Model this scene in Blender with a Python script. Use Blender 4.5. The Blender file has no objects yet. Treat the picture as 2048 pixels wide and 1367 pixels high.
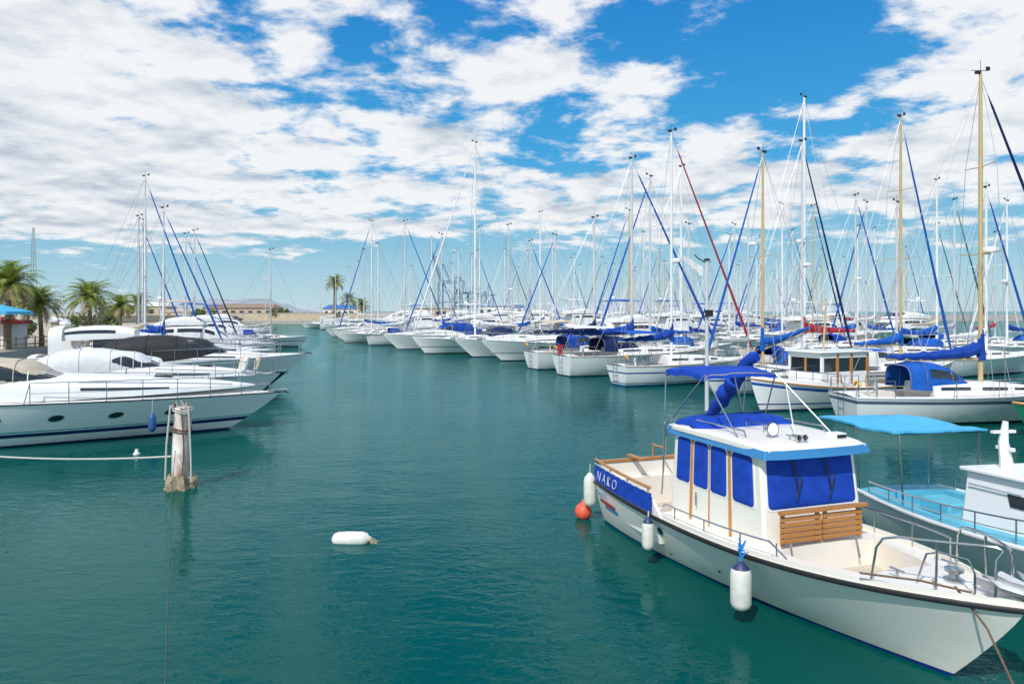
import bpy, math, random
from mathutils import Vector, Matrix, noise
R=random.Random(11)
SC=bpy.context.scene
COL=SC.collection
rad=math.radians
H=4.05
# ------------------------------------------------------------------ materials
MC={}
def nodes_of(name):
    m=bpy.data.materials.new(name); m.use_nodes=True
    nt=m.node_tree; return m,nt,nt.nodes['Principled BSDF']
def mat(name,col,rough=.45,metal=0,var=.12,scale=4,bump=0,bscale=20,spec=.5,col2=None,stripes=None,dirt=None,coat=0,stretch=None):
    if name in MC: return MC[name]
    m,nt,b=nodes_of(name); N=nt.nodes; L=nt.links
    tc=N.new('ShaderNodeTexCoord'); src=tc.outputs['Object']
    if stretch:
        mp=N.new('ShaderNodeMapping'); mp.inputs['Scale'].default_value=stretch; L.new(src,mp.inputs[0]); tsrc=mp.outputs[0]
    else: tsrc=src
    nz=N.new('ShaderNodeTexNoise'); nz.inputs['Scale'].default_value=scale; nz.inputs['Detail'].default_value=6; nz.inputs['Roughness'].default_value=.6
    L.new(tsrc,nz.inputs['Vector'])
    mr=N.new('ShaderNodeMapRange'); mr.inputs[1].default_value=.3; mr.inputs[2].default_value=.7
    L.new(nz.outputs[0],mr.inputs[0])
    mx=N.new('ShaderNodeMix'); mx.data_type='RGBA'
    c2=col2 if col2 else tuple(c*(1-var) for c in col)
    mx.inputs[6].default_value=(*col,1); mx.inputs[7].default_value=(*c2,1)
    L.new(mr.outputs[0],mx.inputs[0]); out=mx.outputs[2]
    if stripes or dirt:
        sp=N.new('ShaderNodeSeparateXYZ'); L.new(src,sp.inputs[0]); z=sp.outputs[2]
    if dirt:
        z0,z1,dc=dirt
        d=N.new('ShaderNodeMapRange'); d.inputs[1].default_value=z1; d.inputs[2].default_value=z0
        L.new(z,d.inputs[0])
        mm=N.new('ShaderNodeMath'); mm.operation='MULTIPLY'; L.new(d.outputs[0],mm.inputs[0]); L.new(mr.outputs[0],mm.inputs[1])
        k=N.new('ShaderNodeMix'); k.data_type='RGBA'; k.inputs[7].default_value=(*dc,1)
        L.new(mm.outputs[0],k.inputs[0]); L.new(out,k.inputs[6]); out=k.outputs[2]
    for st in (stripes or []):
        a=N.new('ShaderNodeMath'); a.operation='GREATER_THAN'; a.inputs[1].default_value=st[0]; L.new(z,a.inputs[0])
        c=N.new('ShaderNodeMath'); c.operation='LESS_THAN'; c.inputs[1].default_value=st[1]; L.new(z,c.inputs[0])
        mm=N.new('ShaderNodeMath'); mm.operation='MULTIPLY'; L.new(a.outputs[0],mm.inputs[0]); L.new(c.outputs[0],mm.inputs[1])
        k=N.new('ShaderNodeMix'); k.data_type='RGBA'; k.inputs[7].default_value=(*st[2],1)
        L.new(mm.outputs[0],k.inputs[0]); L.new(out,k.inputs[6]); out=k.outputs[2]
    L.new(out,b.inputs['Base Color'])
    b.inputs['Roughness'].default_value=rough; b.inputs['Metallic'].default_value=metal
    b.inputs['Specular IOR Level'].default_value=spec
    if coat: b.inputs['Coat Weight'].default_value=coat*.5; b.inputs['Coat Roughness'].default_value=.1
    if bump:
        n2=N.new('ShaderNodeTexNoise'); n2.inputs['Scale'].default_value=bscale; n2.inputs['Detail'].default_value=5; L.new(tsrc,n2.inputs['Vector'])
        bp=N.new('ShaderNodeBump'); bp.inputs['Distance'].default_value=bump; bp.inputs['Strength'].default_value=.9
        L.new(n2.outputs[0],bp.inputs['Height']); L.new(bp.outputs[0],b.inputs['Normal'])
    MC[name]=m; return m
W=(.86,.86,.85)
gel=mat('white_gelcoat',W,.25,var=.07,scale=1.5,coat=.4)
deckw=mat('deck_white',(.82,.81,.78),.6,var=.1,scale=3,bump=.002,bscale=60)
cream=mat('cream_gelcoat',(.84,.80,.72),.3,var=.06,scale=2,coat=.3)
navy=(.012,.03,.13)
hullW=[mat('hull_white_a',W,.22,var=.05,scale=1,stripes=[(-2,.07,navy)],dirt=(.05,.5,(.64,.62,.52)),coat=.4),
       mat('hull_white_b',W,.22,var=.05,scale=1,stripes=[(-2,.08,(.02,.02,.03)),(.62,.68,navy)],dirt=(.05,.4,(.6,.6,.5)),coat=.4),
       mat('hull_white_c',(.82,.81,.77),.25,var=.06,scale=1,stripes=[(-2,.06,(.25,.03,.02)),(.2,.26,navy)],dirt=(.05,.4,(.55,.53,.43)),coat=.4),
       mat('hull_white_d',W,.22,var=.05,scale=1,stripes=[(-2,.1,(.02,.1,.25)),(.15,.2,(.02,.1,.25)),(.7,.78,(.03,.08,.3))],dirt=(.05,.4,(.6,.6,.5)),coat=.4),
       mat('hull_navy',(.015,.03,.09),.2,var=.2,stripes=[(-2,.1,(.3,.03,.02)),(.14,.2,W)],coat=.5)]
steel=mat('stainless_steel',(.6,.6,.6),.22,1,var=.2,scale=10)
alu=mat('mast_aluminium',(.7,.71,.72),.4,.3,var=.15,scale=3)
whitem=mat('mast_white',(.8,.8,.79),.4,var=.1)
gold=mat('mast_golden',(.64,.46,.22),.4,.1,var=.2,scale=2,stretch=(4,4,.5))
wire=mat('rig_wire',(.36,.36,.37),.4,.5)
wood=mat('varnished_teak',(.55,.24,.06),.35,var=.45,scale=6,bump=.001,bscale=30,stretch=(1,8,8),coat=.4)
teak=mat('bleached_teak',(.4,.28,.17),.7,var=.35,scale=8,stretch=(1,8,1))
blueC=mat('canvas_royal_blue',(.012,.07,.48),.85,var=.35,scale=5,bump=.012,bscale=7,spec=.2)
blueS=mat('canvas_sail_blue',(.012,.065,.36),.85,var=.35,scale=5,bump=.015,bscale=7,spec=.2)
blueD=mat('canvas_dark_blue',(.012,.025,.11),.85,var=.3,scale=5,bump=.01,bscale=7,spec=.2)
blueM=mat('canvas_mid_blue',(.012,.11,.48),.8,var=.3,scale=5,bump=.01,bscale=7,spec=.2)
blueL=mat('canvas_sky_blue',(.08,.46,.74),.7,var=.2,scale=3,bump=.01,bscale=5,spec=.3)
trimB=mat('painted_trim_blue',(.04,.23,.5),.35,var=.1)
redC=mat('canvas_red',(.4,.02,.04),.8,var=.3,bump=.01,bscale=7)
blackC=mat('canvas_black',(.02,.021,.024),.7,var=.3,bump=.015,bscale=4)
beigeC=mat('canvas_beige',(.58,.5,.39),.85,var=.2,bump=.01,bscale=6)
whiteC=mat('canvas_white',(.74,.75,.76),.8,var=.18,bump=.03,bscale=3)
greyC=mat('canvas_grey',(.4,.42,.45),.8,var=.15,bump=.02,bscale=3)
greenC=mat('canvas_green',(.01,.14,.1),.8,var=.2,bump=.01,bscale=6)
glass=mat('tinted_glass',(.02,.03,.04),.06,var=.3,scale=2,spec=.8)
black=mat('black_rubber',(.015,.015,.017),.5,var=.3)
rope=mat('rope_white',(.62,.6,.55),.9,var=.3,scale=30,bump=.004,bscale=90)
ropeB=mat('rope_brown',(.2,.12,.08),.9,var=.4,scale=30,bump=.004,bscale=90)
ropeW=mat('rope_wet',(.06,.12,.1),.7,var=.4,scale=30)
ropeblue=mat('rope_blue',(.02,.25,.7),.8)
orange=mat('fender_orange',(.85,.12,.06),.4,var=.2)
fendW=mat('fender_white',(.75,.74,.7),.4,var=.15,scale=9,col2=(.6,.58,.5))
fendB=mat('fender_navy',(.02,.04,.12),.5)
fendBl=mat('fender_blue',(.03,.1,.3),.5)
redp=mat('red_paint',(.5,.03,.03),.4)
# ------------------------------------------------------------------ mesh kit
class M:
    def __init__(s): s.v=[];s.f=[];s.mi=[];s.m=[];s.cuts=[]
    def mid(s,m):
        if m not in s.m: s.m.append(m)
        return s.m.index(m)
    def cut(s): s.cuts.append((len(s.v),len(s.f))); return s
    def add(s,vs,fs,m):
        o=len(s.v); s.v+= [tuple(p) for p in vs]; k=s.mid(m)
        for f in fs: s.f.append(tuple(i+o for i in f)); s.mi.append(k)
        return s
    def grid(s,fn,us,ts,m,matfn=None):
        o=len(s.v); n=len(ts); k=s.mid(m)
        for u in us:
            for t in ts: s.v.append(tuple(fn(u,t)))
        for i in range(len(us)-1):
            for j in range(n-1):
                s.f.append((o+i*n+j,o+(i+1)*n+j,o+(i+1)*n+j+1,o+i*n+j+1))
                s.mi.append(s.mid(matfn(i,j)) if matfn else k)
        return s
    def box(s,c,d,m,rz=0,ry=0):
        x,y,z=d[0]/2,d[1]/2,d[2]/2
        vs=[Vector((a*x,b*y,e*z)) for a in(-1,1) for b in(-1,1) for e in(-1,1)]
        rot=Matrix.Rotation(rz,3,'Z')@Matrix.Rotation(ry,3,'Y')
        vs=[rot@p+Vector(c) for p in vs]
        return s.add(vs,[(0,1,3,2),(4,6,7,5),(0,4,5,1),(2,3,7,6),(0,2,6,4),(1,5,7,3)],m)
    def tube(s,pts,r,m,n=6,cap=True,close=False):
        pts=[Vector(p) for p in pts]; K=len(pts)
        rs=r if isinstance(r,(list,tuple)) else [r]*K
        vs=[];up=None
        for i,p in enumerate(pts):
            if close: d=pts[(i+1)%K]-pts[i-1]
            else: d=pts[min(i+1,K-1)]-pts[max(i-1,0)]
            if d.length<1e-9: d=Vector((0,0,1))
            d.normalize()
            if up is None:
                up=Vector((0,0,1)) if abs(d.z)<.9 else Vector((1,0,0))
            a=d.cross(up)
            if a.length<1e-5: a=d.cross(Vector((0,1,.3)))
            a.normalize(); b=a.cross(d); up=b
            for j in range(n):
                t=2*math.pi*j/n; vs.append(p+(a*math.cos(t)+b*math.sin(t))*rs[i])
        fs=[]
        for i in range(K if close else K-1):
            i2=(i+1)%K
            for j in range(n):
                fs.append((i*n+j,i*n+(j+1)%n,i2*n+(j+1)%n,i2*n+j))
        if cap and not close: fs.append(tuple(range(n-1,-1,-1))); fs.append(tuple((K-1)*n+j for j in range(n)))
        return s.add(vs,fs,m)
    def lathe(s,prof,c,m,n=14,axis=None,matf=None):
        c=Vector(c); ax=Vector(axis or (0,0,1)).normalized()
        q=Vector((0,0,1)).rotation_difference(ax)
        vs=[];fs=[]
        for r,z in prof:
            for j in range(n):
                t=2*math.pi*j/n; vs.append(q@Vector((r*math.cos(t),r*math.sin(t),z))+c)
        for i in range(len(prof)-1):
            for j in range(n): fs.append((i*n+j,i*n+(j+1)%n,(i+1)*n+(j+1)%n,(i+1)*n+j))
        s.add(vs,fs,m)
        if matf:
            base=len(s.mi)-len(fs)
            for i in range(len(prof)-1):
                mm=matf(i)
                if mm:
                    for j in range(n): s.mi[base+i*n+j]=s.mid(mm)
        return s
    def poly(s,vs,m): return s.add(vs,[tuple(range(len(vs)))],m)
    def objs(s,name,parent,**k):
        pv=pf=0; o=None
        if not s.cuts or s.cuts[-1][1]!=len(s.f): s.cut()
        for cv,cf in s.cuts:
            q=M(); q.m=s.m; q.v=s.v[pv:cv]; q.f=[tuple(i-pv for i in f) for f in s.f[pf:cf]]; q.mi=s.mi[pf:cf]; o=q.obj(name,parent,**k); pv,pf=cv,cf
        return o
    def obj(s,name,parent=None,loc=(0,0,0),rot=(0,0,0),bevel=0,sub=0,ang=38,label=None):
        me=bpy.data.meshes.new(name); me.from_pydata(s.v,[],s.f)
        for m in s.m: me.materials.append(m)
        me.polygons.foreach_set('material_index',s.mi)
        me.polygons.foreach_set('use_smooth',[True]*len(s.f))
        me.update(); 
        try: me.set_sharp_from_angle(angle=rad(ang))
        except Exception: pass
        o=bpy.data.objects.new(name,me); COL.objects.link(o)
        if parent: o.parent=parent
        o.location=loc; o.rotation_euler=rot
        if bevel:
            b=o.modifiers.new('bevel','BEVEL'); b.width=bevel; b.segments=2; b.limit_method='ANGLE'; b.angle_limit=rad(40)
        if label: o['label']=label
        return o
def root(name,loc,head,label,cat,group=None):
    e=bpy.data.objects.new(name,None); COL.objects.link(e); e.empty_display_size=.3
    e.location=loc; e.rotation_euler=(0,0,head); e['label']=label; e['category']=cat
    if group: e['group']=group
    return e
def tag(o,label,cat,group=None,kind=None):
    if label: o['label']=label
    if cat and kind is None: o['category']=cat
    if group: o['group']=group
    if kind: o['kind']=kind
    return o
def lin(a,b,n): return [a+(b-a)*i/(n-1) for i in range(n)]
def off(fn,d):
    def g(u,t):
        e=.004
        p=Vector(fn(u,t)); a=Vector(fn(min(u+e,1),t))-Vector(fn(max(u-e,0),t)); b=Vector(fn(u,min(t+e,1)))-Vector(fn(u,max(t-e,-1)))
        n=a.cross(b)
        if n.length<1e-9: return p
        n.normalize()
        if n.dot(Vector((0,p.y,p.z*.3+.01)))<0: n=-n
        return p+n*d
    return g
def ell(m,fn,u,t,ru,rt,d,mt,n=16):
    g=off(fn,d); vs=[g(u,t)]
    for k in range(n): a=2*math.pi*k/n; vs.append(g(u+ru*math.cos(a),t+rt*math.sin(a)))
    m.add(vs,[(0,1+k,1+(k+1)%n) for k in range(n)],mt)
class Hull:
    def __init__(s,L,B,zs,zb,draft=.5,rake=.12,sw=.8,full=2.3,midp=.42,pm=.33,pb=.95,x0=None,srake=0,se=2.2,zst=None):
        s.L=L;s.B=B;s.zs=zs;s.zb=zb;s.dr=draft;s.rake=rake;s.sw=sw;s.full=full;s.mid=midp;s.pm=pm;s.pb=pb
        s.x0=-L/2 if x0 is None else x0; s.srake=srake; s.se=se; s.zst=zs if zst is None else zst
    def w(s,u):
        if u<s.mid: return s.B/2*(s.sw+(1-s.sw)*(1-((s.mid-u)/s.mid)**2))
        return s.B/2*max(0,1-((u-s.mid)/(1-s.mid))**s.full)
    def sh(s,u): return s.zs+(s.zb-s.zs)*u**s.se+(s.zst-s.zs)*max(0,1-u*2.2)**2
    def fn(s,u,t):
        u=min(max(u,0),1)
        a=abs(t); sg=1 if t>=0 else -1
        h=s.sh(u); k=u*u*(3-2*u); p=s.pm+(s.pb-s.pm)*k
        dr=s.dr*(1-.25*u**4)
        z=-dr+(h+dr)*a
        x=s.x0+u*s.L*(1-s.rake*max(0,1-a)**1.15)+s.srake*(1-a)*(1-u)**3
        return Vector((x,sg*s.w(u)*a**p,z))
    def edge(s,u,sg,inset=0,up=0):
        p=s.fn(u,sg); return Vector((p.x-(inset if u>.97 else 0),sg*max(0,abs(p.y)-inset),p.z+up))
    def us(s,n=26):
        return [1-(1-i/(n-1))**1.25 for i in range(n)]
    def build(s,par,mt,name='hull',label=None,topband=None,n=26):
        m=M(); ts=[-1,-.93,-.86,-.75,-.65,-.55,-.45,-.35,-.22,-.1,0,.1,.22,.35,.45,.55,.65,.75,.86,.93,1]
        mf=None
        if topband: mf=lambda i,j:(topband if (j in (1,18)) else mt)
        m.grid(s.fn,s.us(n),ts,mt,mf)
        m.poly([s.fn(0,t) for t in ts],mt)
        return m.obj(name,par,ang=50,label=label)
    def deck(s,par,mt,wells=(),cam=.05,name='deck',floor=None,n=30):
        m=M(); us=set(lin(0,1,n))
        for w in wells: us|={w[0],w[1]}
        us=sorted(us)
        st=[]
        for u in us:
            inw=[w for w in wells if w[0]<=u<=w[1]]
            if inw:
                w=inw[0]
                if abs(u-w[0])<1e-9: st.append((u,None)); st.append((u,w))
                elif abs(u-w[1])<1e-9: st.append((u,w)); st.append((u,None))
                else: st.append((u,w))
            else: st.append((u,None))
        K=8; rows=[]
        for idx,(u,w) in enumerate(st):
            b=s.w(u); z=s.sh(u)+.005; x=s.x0+u*s.L
            ins=.16
            for q in wells:
                if q[0]<=u<=q[1]: ins=q[3]
            inner=max(b-ins,b*.02) if w or any(q[0]<=u<=q[1] for q in wells) else b*.75
            if w: row=[(-b,z),(-inner,z+.02),(-inner+.002,w[2]),(-inner*.4,w[2]),(inner*.4,w[2]),(inner-.002,w[2]),(inner,z+.02),(b,z)]
            else: row=[(-b,z),(-inner,z+.02),(-inner*.8,z+cam*.6*min(1,b)),(-inner*.35,z+cam*min(1,b)),(inner*.35,z+cam*min(1,b)),(inner*.8,z+cam*.6*min(1,b)),(inner,z+.02),(b,z)]
            rows.append([(x,y,zz) for y,zz in row])
        vs=[p for r in rows for p in r]; fs=[];mm=[]
        for i in range(len(rows)-1):
            for j in range(K-1):
                fs.append((i*K+j,(i+1)*K+j,(i+1)*K+j+1,i*K+j+1))
                mm.append(floor if (floor and st[i][1] and st[i+1][1] and j in(2,3,4)) else mt)
        m.v+=vs
        for f,q in zip(fs,mm): m.f.append(f); m.mi.append(m.mid(q))
        return m.obj(name,par,ang=30)
    def rub(s,par,mt,r=.03,name='rub_rail',up=0,n=30,u0=0,u1=1):
        m=M(); us=lin(u0,u1,n)
        pts=[s.fn(u,-1)+Vector((0,0,up)) for u in us]+[s.fn(u,1)+Vector((0,0,up)) for u in reversed(us)][1:]
        m.tube(pts,r,mt,6)
        return m.obj(name,par,ang=60)
    def railing(s,par,u0,u1,h,mt=steel,k=6,r=.013,inset=.08,mid=True,name='railing',sides=(-1,1)):
        m=M()
        for sg in sides:
            us=lin(u0,u1,k*3-2)
            top=[s.edge(u,sg,inset,h) for u in us]
            b0=s.edge(u0-.012,sg,inset,0); 
            m.tube([b0]+top,r,mt,5)
            if mid: m.tube([s.edge(u,sg,inset,h*.5) for u in us],r*.6,mt,4)
            for i in range(k):
                u=us[i*3]; m.tube([s.edge(u,sg,inset,0),s.edge(u,sg,inset,h)],r,mt,5)
        if u1>.93 and len(sides)==2: m.tube([s.edge(u1,-1,inset,h),s.fn(1,1)+Vector((-.05,0,h)),s.edge(u1,1,inset,h)],r,mt,5)
        return m.obj(name,par,ang=60)
def catm(a,b,c,d,t): return .5*((2*b)+(-a+c)*t+(2*a-5*b+4*c-d)*t*t+(-a+3*b-3*c+d)*t**3)
def shell(st):
    n=len(st)
    def S(u):
        f=min(max(u,0),1)*(n-1); i=min(int(f),n-2); t=f-i
        g=lambda k:st[min(max(k,0),n-1)]
        return [catm(g(i-1)[q],g(i)[q],g(i+1)[q],g(i+2)[q],t) for q in range(5)]
    def fn(u,t):
        x,hw,z0,h,e=S(u); t=min(max(t,-1),1); th=t*math.pi/2
        s_=math.sin(th); c_=max(math.cos(th),0)
        y=hw*(1 if s_>=0 else -1)*abs(s_)**e; z=z0+max(h,0)*c_**e
        return Vector((x,y,z))
    return fn
TS=[-1,-.985,-.96,-.93,-.88,-.8,-.7,-.55,-.4,-.25,-.12,-.04,0,.04,.12,.25,.4,.55,.7,.8,.88,.93,.96,.985,1]
def shellobj(st,par,mt,name,nu=24,cap=True,**k):
    fn=shell(st); m=M(); m.grid(fn,lin(0,1,nu),TS,mt)
    if cap: m.poly([fn(0,t) for t in TS],mt); m.poly([fn(1,t) for t in reversed(TS)],mt)
    return m.obj(name,par,**k),fn
def patch(fn,rs,mt,name,par,d=.012,n=10):
    m=M(); g=off(fn,d)
    for (u0,u1,t0,t1) in rs: m.grid(g,lin(u0,u1,n),lin(t0,t1,n),mt); m.cut()
    return m.objs(name,par)
# ------------------------------------------------------------------ sailboat
def sailboat(X,Y,head,L=10,mh=13,label='white sailing yacht moored at the pontoon',mast=alu,cover=blueS,jib=blueM,hood=blueS,hullm=None,ms=.56,bimini=None,B=None,radar=False,mizzen=False,tier=1,group='sailing yachts moored in the marina',fz=None,boomup=0,accent=None):
    B=B or L*.32
    r=root('sailboat',(X,Y,0),rad(head),label,'sailboat',group)
    z0=fz or .1*L
    h=Hull(L,B,z0,z0*1.28,draft=.45,rake=.13,sw=.68,full=2.1,pm=.36,pb=.9,srake=.25 if R.random()<.5 else -.1)
    h.build(r,hullm or R.choice(hullW[:4]),n=22 if tier>1 else 28)
    h.deck(r,deckw,wells=[(.06,.3,z0-.35,.45)],cam=.06,floor=teak)
    h.rub(r,teak if R.random()<.4 else alu,.022)
    x=lambda s:-L/2+s*L
    dz=z0+.03
    cab,fn=shellobj([(x(.29),.30*B,dz,.45,.35),(x(.36),.31*B,dz,.47,.35),(x(.5),.29*B,dz,.45,.35),(x(.62),.24*B,dz+.05,.35,.38),(x(.72),.17*B,dz+.08,.2,.45),(x(.78),.1*B,dz+.1,.03,.6)],r,deckw,'cabin',nu=16)
    m=M(); g=off(fn,.01)
    for a,b in ((.1,.3),(.36,.52),(.57,.68)):
        for sg in(-1,1): m.grid(g,lin(a,b,5),lin(sg*.76,sg*.93,5),glass); m.cut()
    m.objs('window',cab)
    M().box((x(.66),0,dz+.38),(.5,.5,.05),glass).obj('hatch',cab,bevel=.015)
    xm=x(ms); zb=z0+.35
    m=M(); k=L/10
    m.tube([(xm,0,zb-.1),(xm,0,zb+mh*.6),(xm,0,mh)],[.085*k,.08*k,.055*k],mast,8)
    mo=m.obj('mast',r)
    m=M(); sp=[]
    for fz_ in ((.42,.7) if mh>12 else (.52,)):
        z=zb+(mh-zb)*fz_; w=B*(.36 if fz_<.6 else .27); sp.append((z,w))
        m.tube([(xm,-w,z+.05),(xm,0,z),(xm,w,z+.05)],.02*k,mast,5); m.cut()
    m.objs('spreader',mo)
    m=M(); m.tube([(xm,0,mh),(xm,0,mh+.5)],.012,black,4); m.tube([(xm-.35,0,mh+.12),(xm+.3,0,mh+.12)],.012,black,4)
    m.box((xm+.28,0,mh+.2),(.16,.02,.14),black); m.box((xm-.1,0,mh+.05),(.2,.1,.1),black)
    m.obj('wind_vane',mo)
    m=M(); wr=.011
    bow=h.fn(1,1); top=Vector((xm,0,mh-.1))
    m.tube([bow+Vector((-.1,0,.05)),top],wr,wire,4)
    m.tube([(x(0)+.05,0,z0),top],wr,wire,4)
    for sg in(-1,1):
        base=Vector((xm-.1,sg*B*.46,z0)); pts=[base]+[Vector((xm,sg*w,z+.05)) for z,w in sp]+[top]
        m.tube(pts,wr,wire,4)
        m.tube([base+Vector((.3,0,0)),Vector((xm,0,sp[0][0]))],wr,wire,4)
        m.tube([base+Vector((-.4,0,0)),Vector((xm,0,sp[0][0]))],wr,wire,4)
    m.obj('rigging',r)
    bl=.36*L; bz=zb+.95
    bu=boomup
    m=M(); m.tube([(xm-.05,0,bz),(xm-bl,0,bz+bu)],.06*k,mast,6); m.tube([(xm-bl,0,bz+bu),top],.008,wire,4)
    m.obj('boom',mo)
    if cover:
        m=M(); pts=[];rs=[]
        for i in range(21):
            t=i/20; pts.append((xm-.02-bl*t,.03*math.sin(i*2.1),bz+bu*t+.14*(1-t)+.06+(.25*(1-t)**6)+.02*math.sin(i*1.7)))
            rs.append((.17*(1-t)+.08+.02*math.sin(i*2.7))*k*(.6 if i in(0,20) else 1)*(1 if tier==1 else .8))
        m.tube(pts,rs,cover,8)
        if tier==1:
            m.tube([(xm+.02,0,bz-.05),(xm+.02,0,bz+1.1)],[.16*k,.08*k],cover,8)
        m.obj('sail_cover',mo)
    if jib:
        m=M(); a=bow+Vector((-.12,0,.35)); 
        P=[a.lerp(top,t) for t in(0,.03,.1,.3,.5,.7,.9,.94)]
        m.tube(P,[.02,.06*k,.085*k,.075*k,.06*k,.05*k,.04*k,.01],jib,7)
        m.obj('furled_sail',r)
    if hood:
        if tier==1: st_=[(x(.21),.26*B,dz+.25,.8,.5),(x(.27),.28*B,dz+.2,.98,.5),(x(.34),.28*B,dz+.2,.92,.5),(x(.4),.26*B,dz+.25,.55,.5),(x(.43),.24*B,dz+.3,.2,.5)]
        else: st_=[(x(.25),.24*B,dz+.35,.62,.5),(x(.31),.26*B,dz+.3,.72,.5),(x(.36),.25*B,dz+.3,.6,.5),(x(.4),.23*B,dz+.3,.22,.5)]
        ho,f2=shellobj(st_,r,hood,'spray_hood',nu=12,cap=False)
        if tier==1:
            patch(f2,[(.68,.93,-.5,-.05),(.68,.93,.05,.5),(.3,.7,-.86,-.6),(.3,.7,.6,.86)],glass,'hood_window',ho,n=6)
            m=M(); g=off(f2,.012)
            for u in(.02,.25,.6,.97): m.tube([g(u,t) for t in lin(-1,1,31)],.016,steel,5)
            m.obj('hood_frame',ho)
    if bimini:
        m=M(); z=z0+1.75
        f2=shell([(x(.02),.33*B,z-.02,.1,.8),(x(.1),.35*B,z,.16,.8),(x(.22),.33*B,z-.02,.12,.8)])
        m.grid(f2,lin(0,1,8),TS,bimini)
        bo=m.obj('bimini',r)
        m=M()
        for q in(.04,.2):
            for sg in(-1,1): m.tube([(x(.12),sg*.36*B,z0),(x(q),sg*.34*B,z)],.014,steel,5)
        m.obj('frame',bo)
    if accent:
        m=M(); m.grid(lambda u,t:Vector((x(.02)-.08+.03*math.sin(t*9),.1+.75*u,z0+.05+.65*t)),lin(0,1,6),lin(0,1,8),accent); m.obj('canvas_panel',r)
    h.railing(r,.34,.96,.6,k=5,r=.012)
    h.railing(r,.01,.13,.6,k=3,r=.014,name='pushpit')
    if radar:
        m=M(); m.lathe([(0,0),(.28,.02),(.3,.1),(.28,.2),(0,.24)],(xm+.35,0,zb+mh*.38),gel,14); m.box((xm+.15,0,zb+mh*.38-.03),(.4,.12,.05),mast); m.obj('radar',mo)
    if mizzen:
        m=M(); m.tube([(x(.13),0,z0),(x(.13),0,mh*.66)],[.07,.045],mast,8); m.lathe([(0,0),(.28,.02),(.3,.1),(.28,.2),(0,.24)],(x(.13)+.3,0,mh*.55),gel,14)
        m.tube([(x(.13),0,z0+1.4),(x(-.06),0,z0+1.4)],[.16,.09],cover or blueM,7)
        m.obj('mizzen_mast',r)
    if tier==1:
        m=M()
        for yy in(-.2,.2): m.tube([(x(0)-.03,yy,.1),(x(0)-.06,yy,z0+.5)],.014,steel,5)
        for zz in(.25,.5,.75,1.0): m.tube([(x(0)-.04,-.2,zz),(x(0)-.04,.2,zz)],.014,steel,5)
        m.obj('ladder',r)
        m=M()
        m.tube([(x(.13),0,z0-.3),(x(.13),0,z0+.45)],.06,gel,8)
        m.tube([(x(.11),.38*math.cos(a),z0+.45+.38*math.sin(a)) for a in lin(0,2*math.pi,21)[:-1]],.014,steel,5,close=True)
        for a in(0,1.05,2.1): m.tube([(x(.11),.38*math.cos(a),z0+.45+.38*math.sin(a)),(x(.11),-.38*math.cos(a),z0+.45-.38*math.sin(a))],.008,steel,4)
        m.obj('steering_wheel',r)
        m=M(); sg=R.choice((-1,1))
        m.tube([(x(.01)+.02,sg*B*.28+.2*math.cos(a),z0+.35+.22*math.sin(a)) for a in lin(.3,2.84,12)],.05,mat('lifebuoy_yellow',(.7,.4,.05),.7),6); m.obj('horseshoe_lifebuoy',r)
        m=M()
        for i in range(7): m.tube([h.edge(.36+.07*i,1,.1,.06),h.edge(.40+.07*i,1,.14,.05)],.012,rope,4)
        m.tube([h.edge(u,-1,.3,.05+.02*math.sin(u*40)) for u in lin(.35,.9,20)],.012,rope,4)
        m.obj('deck_line',r)
    return r
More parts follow.
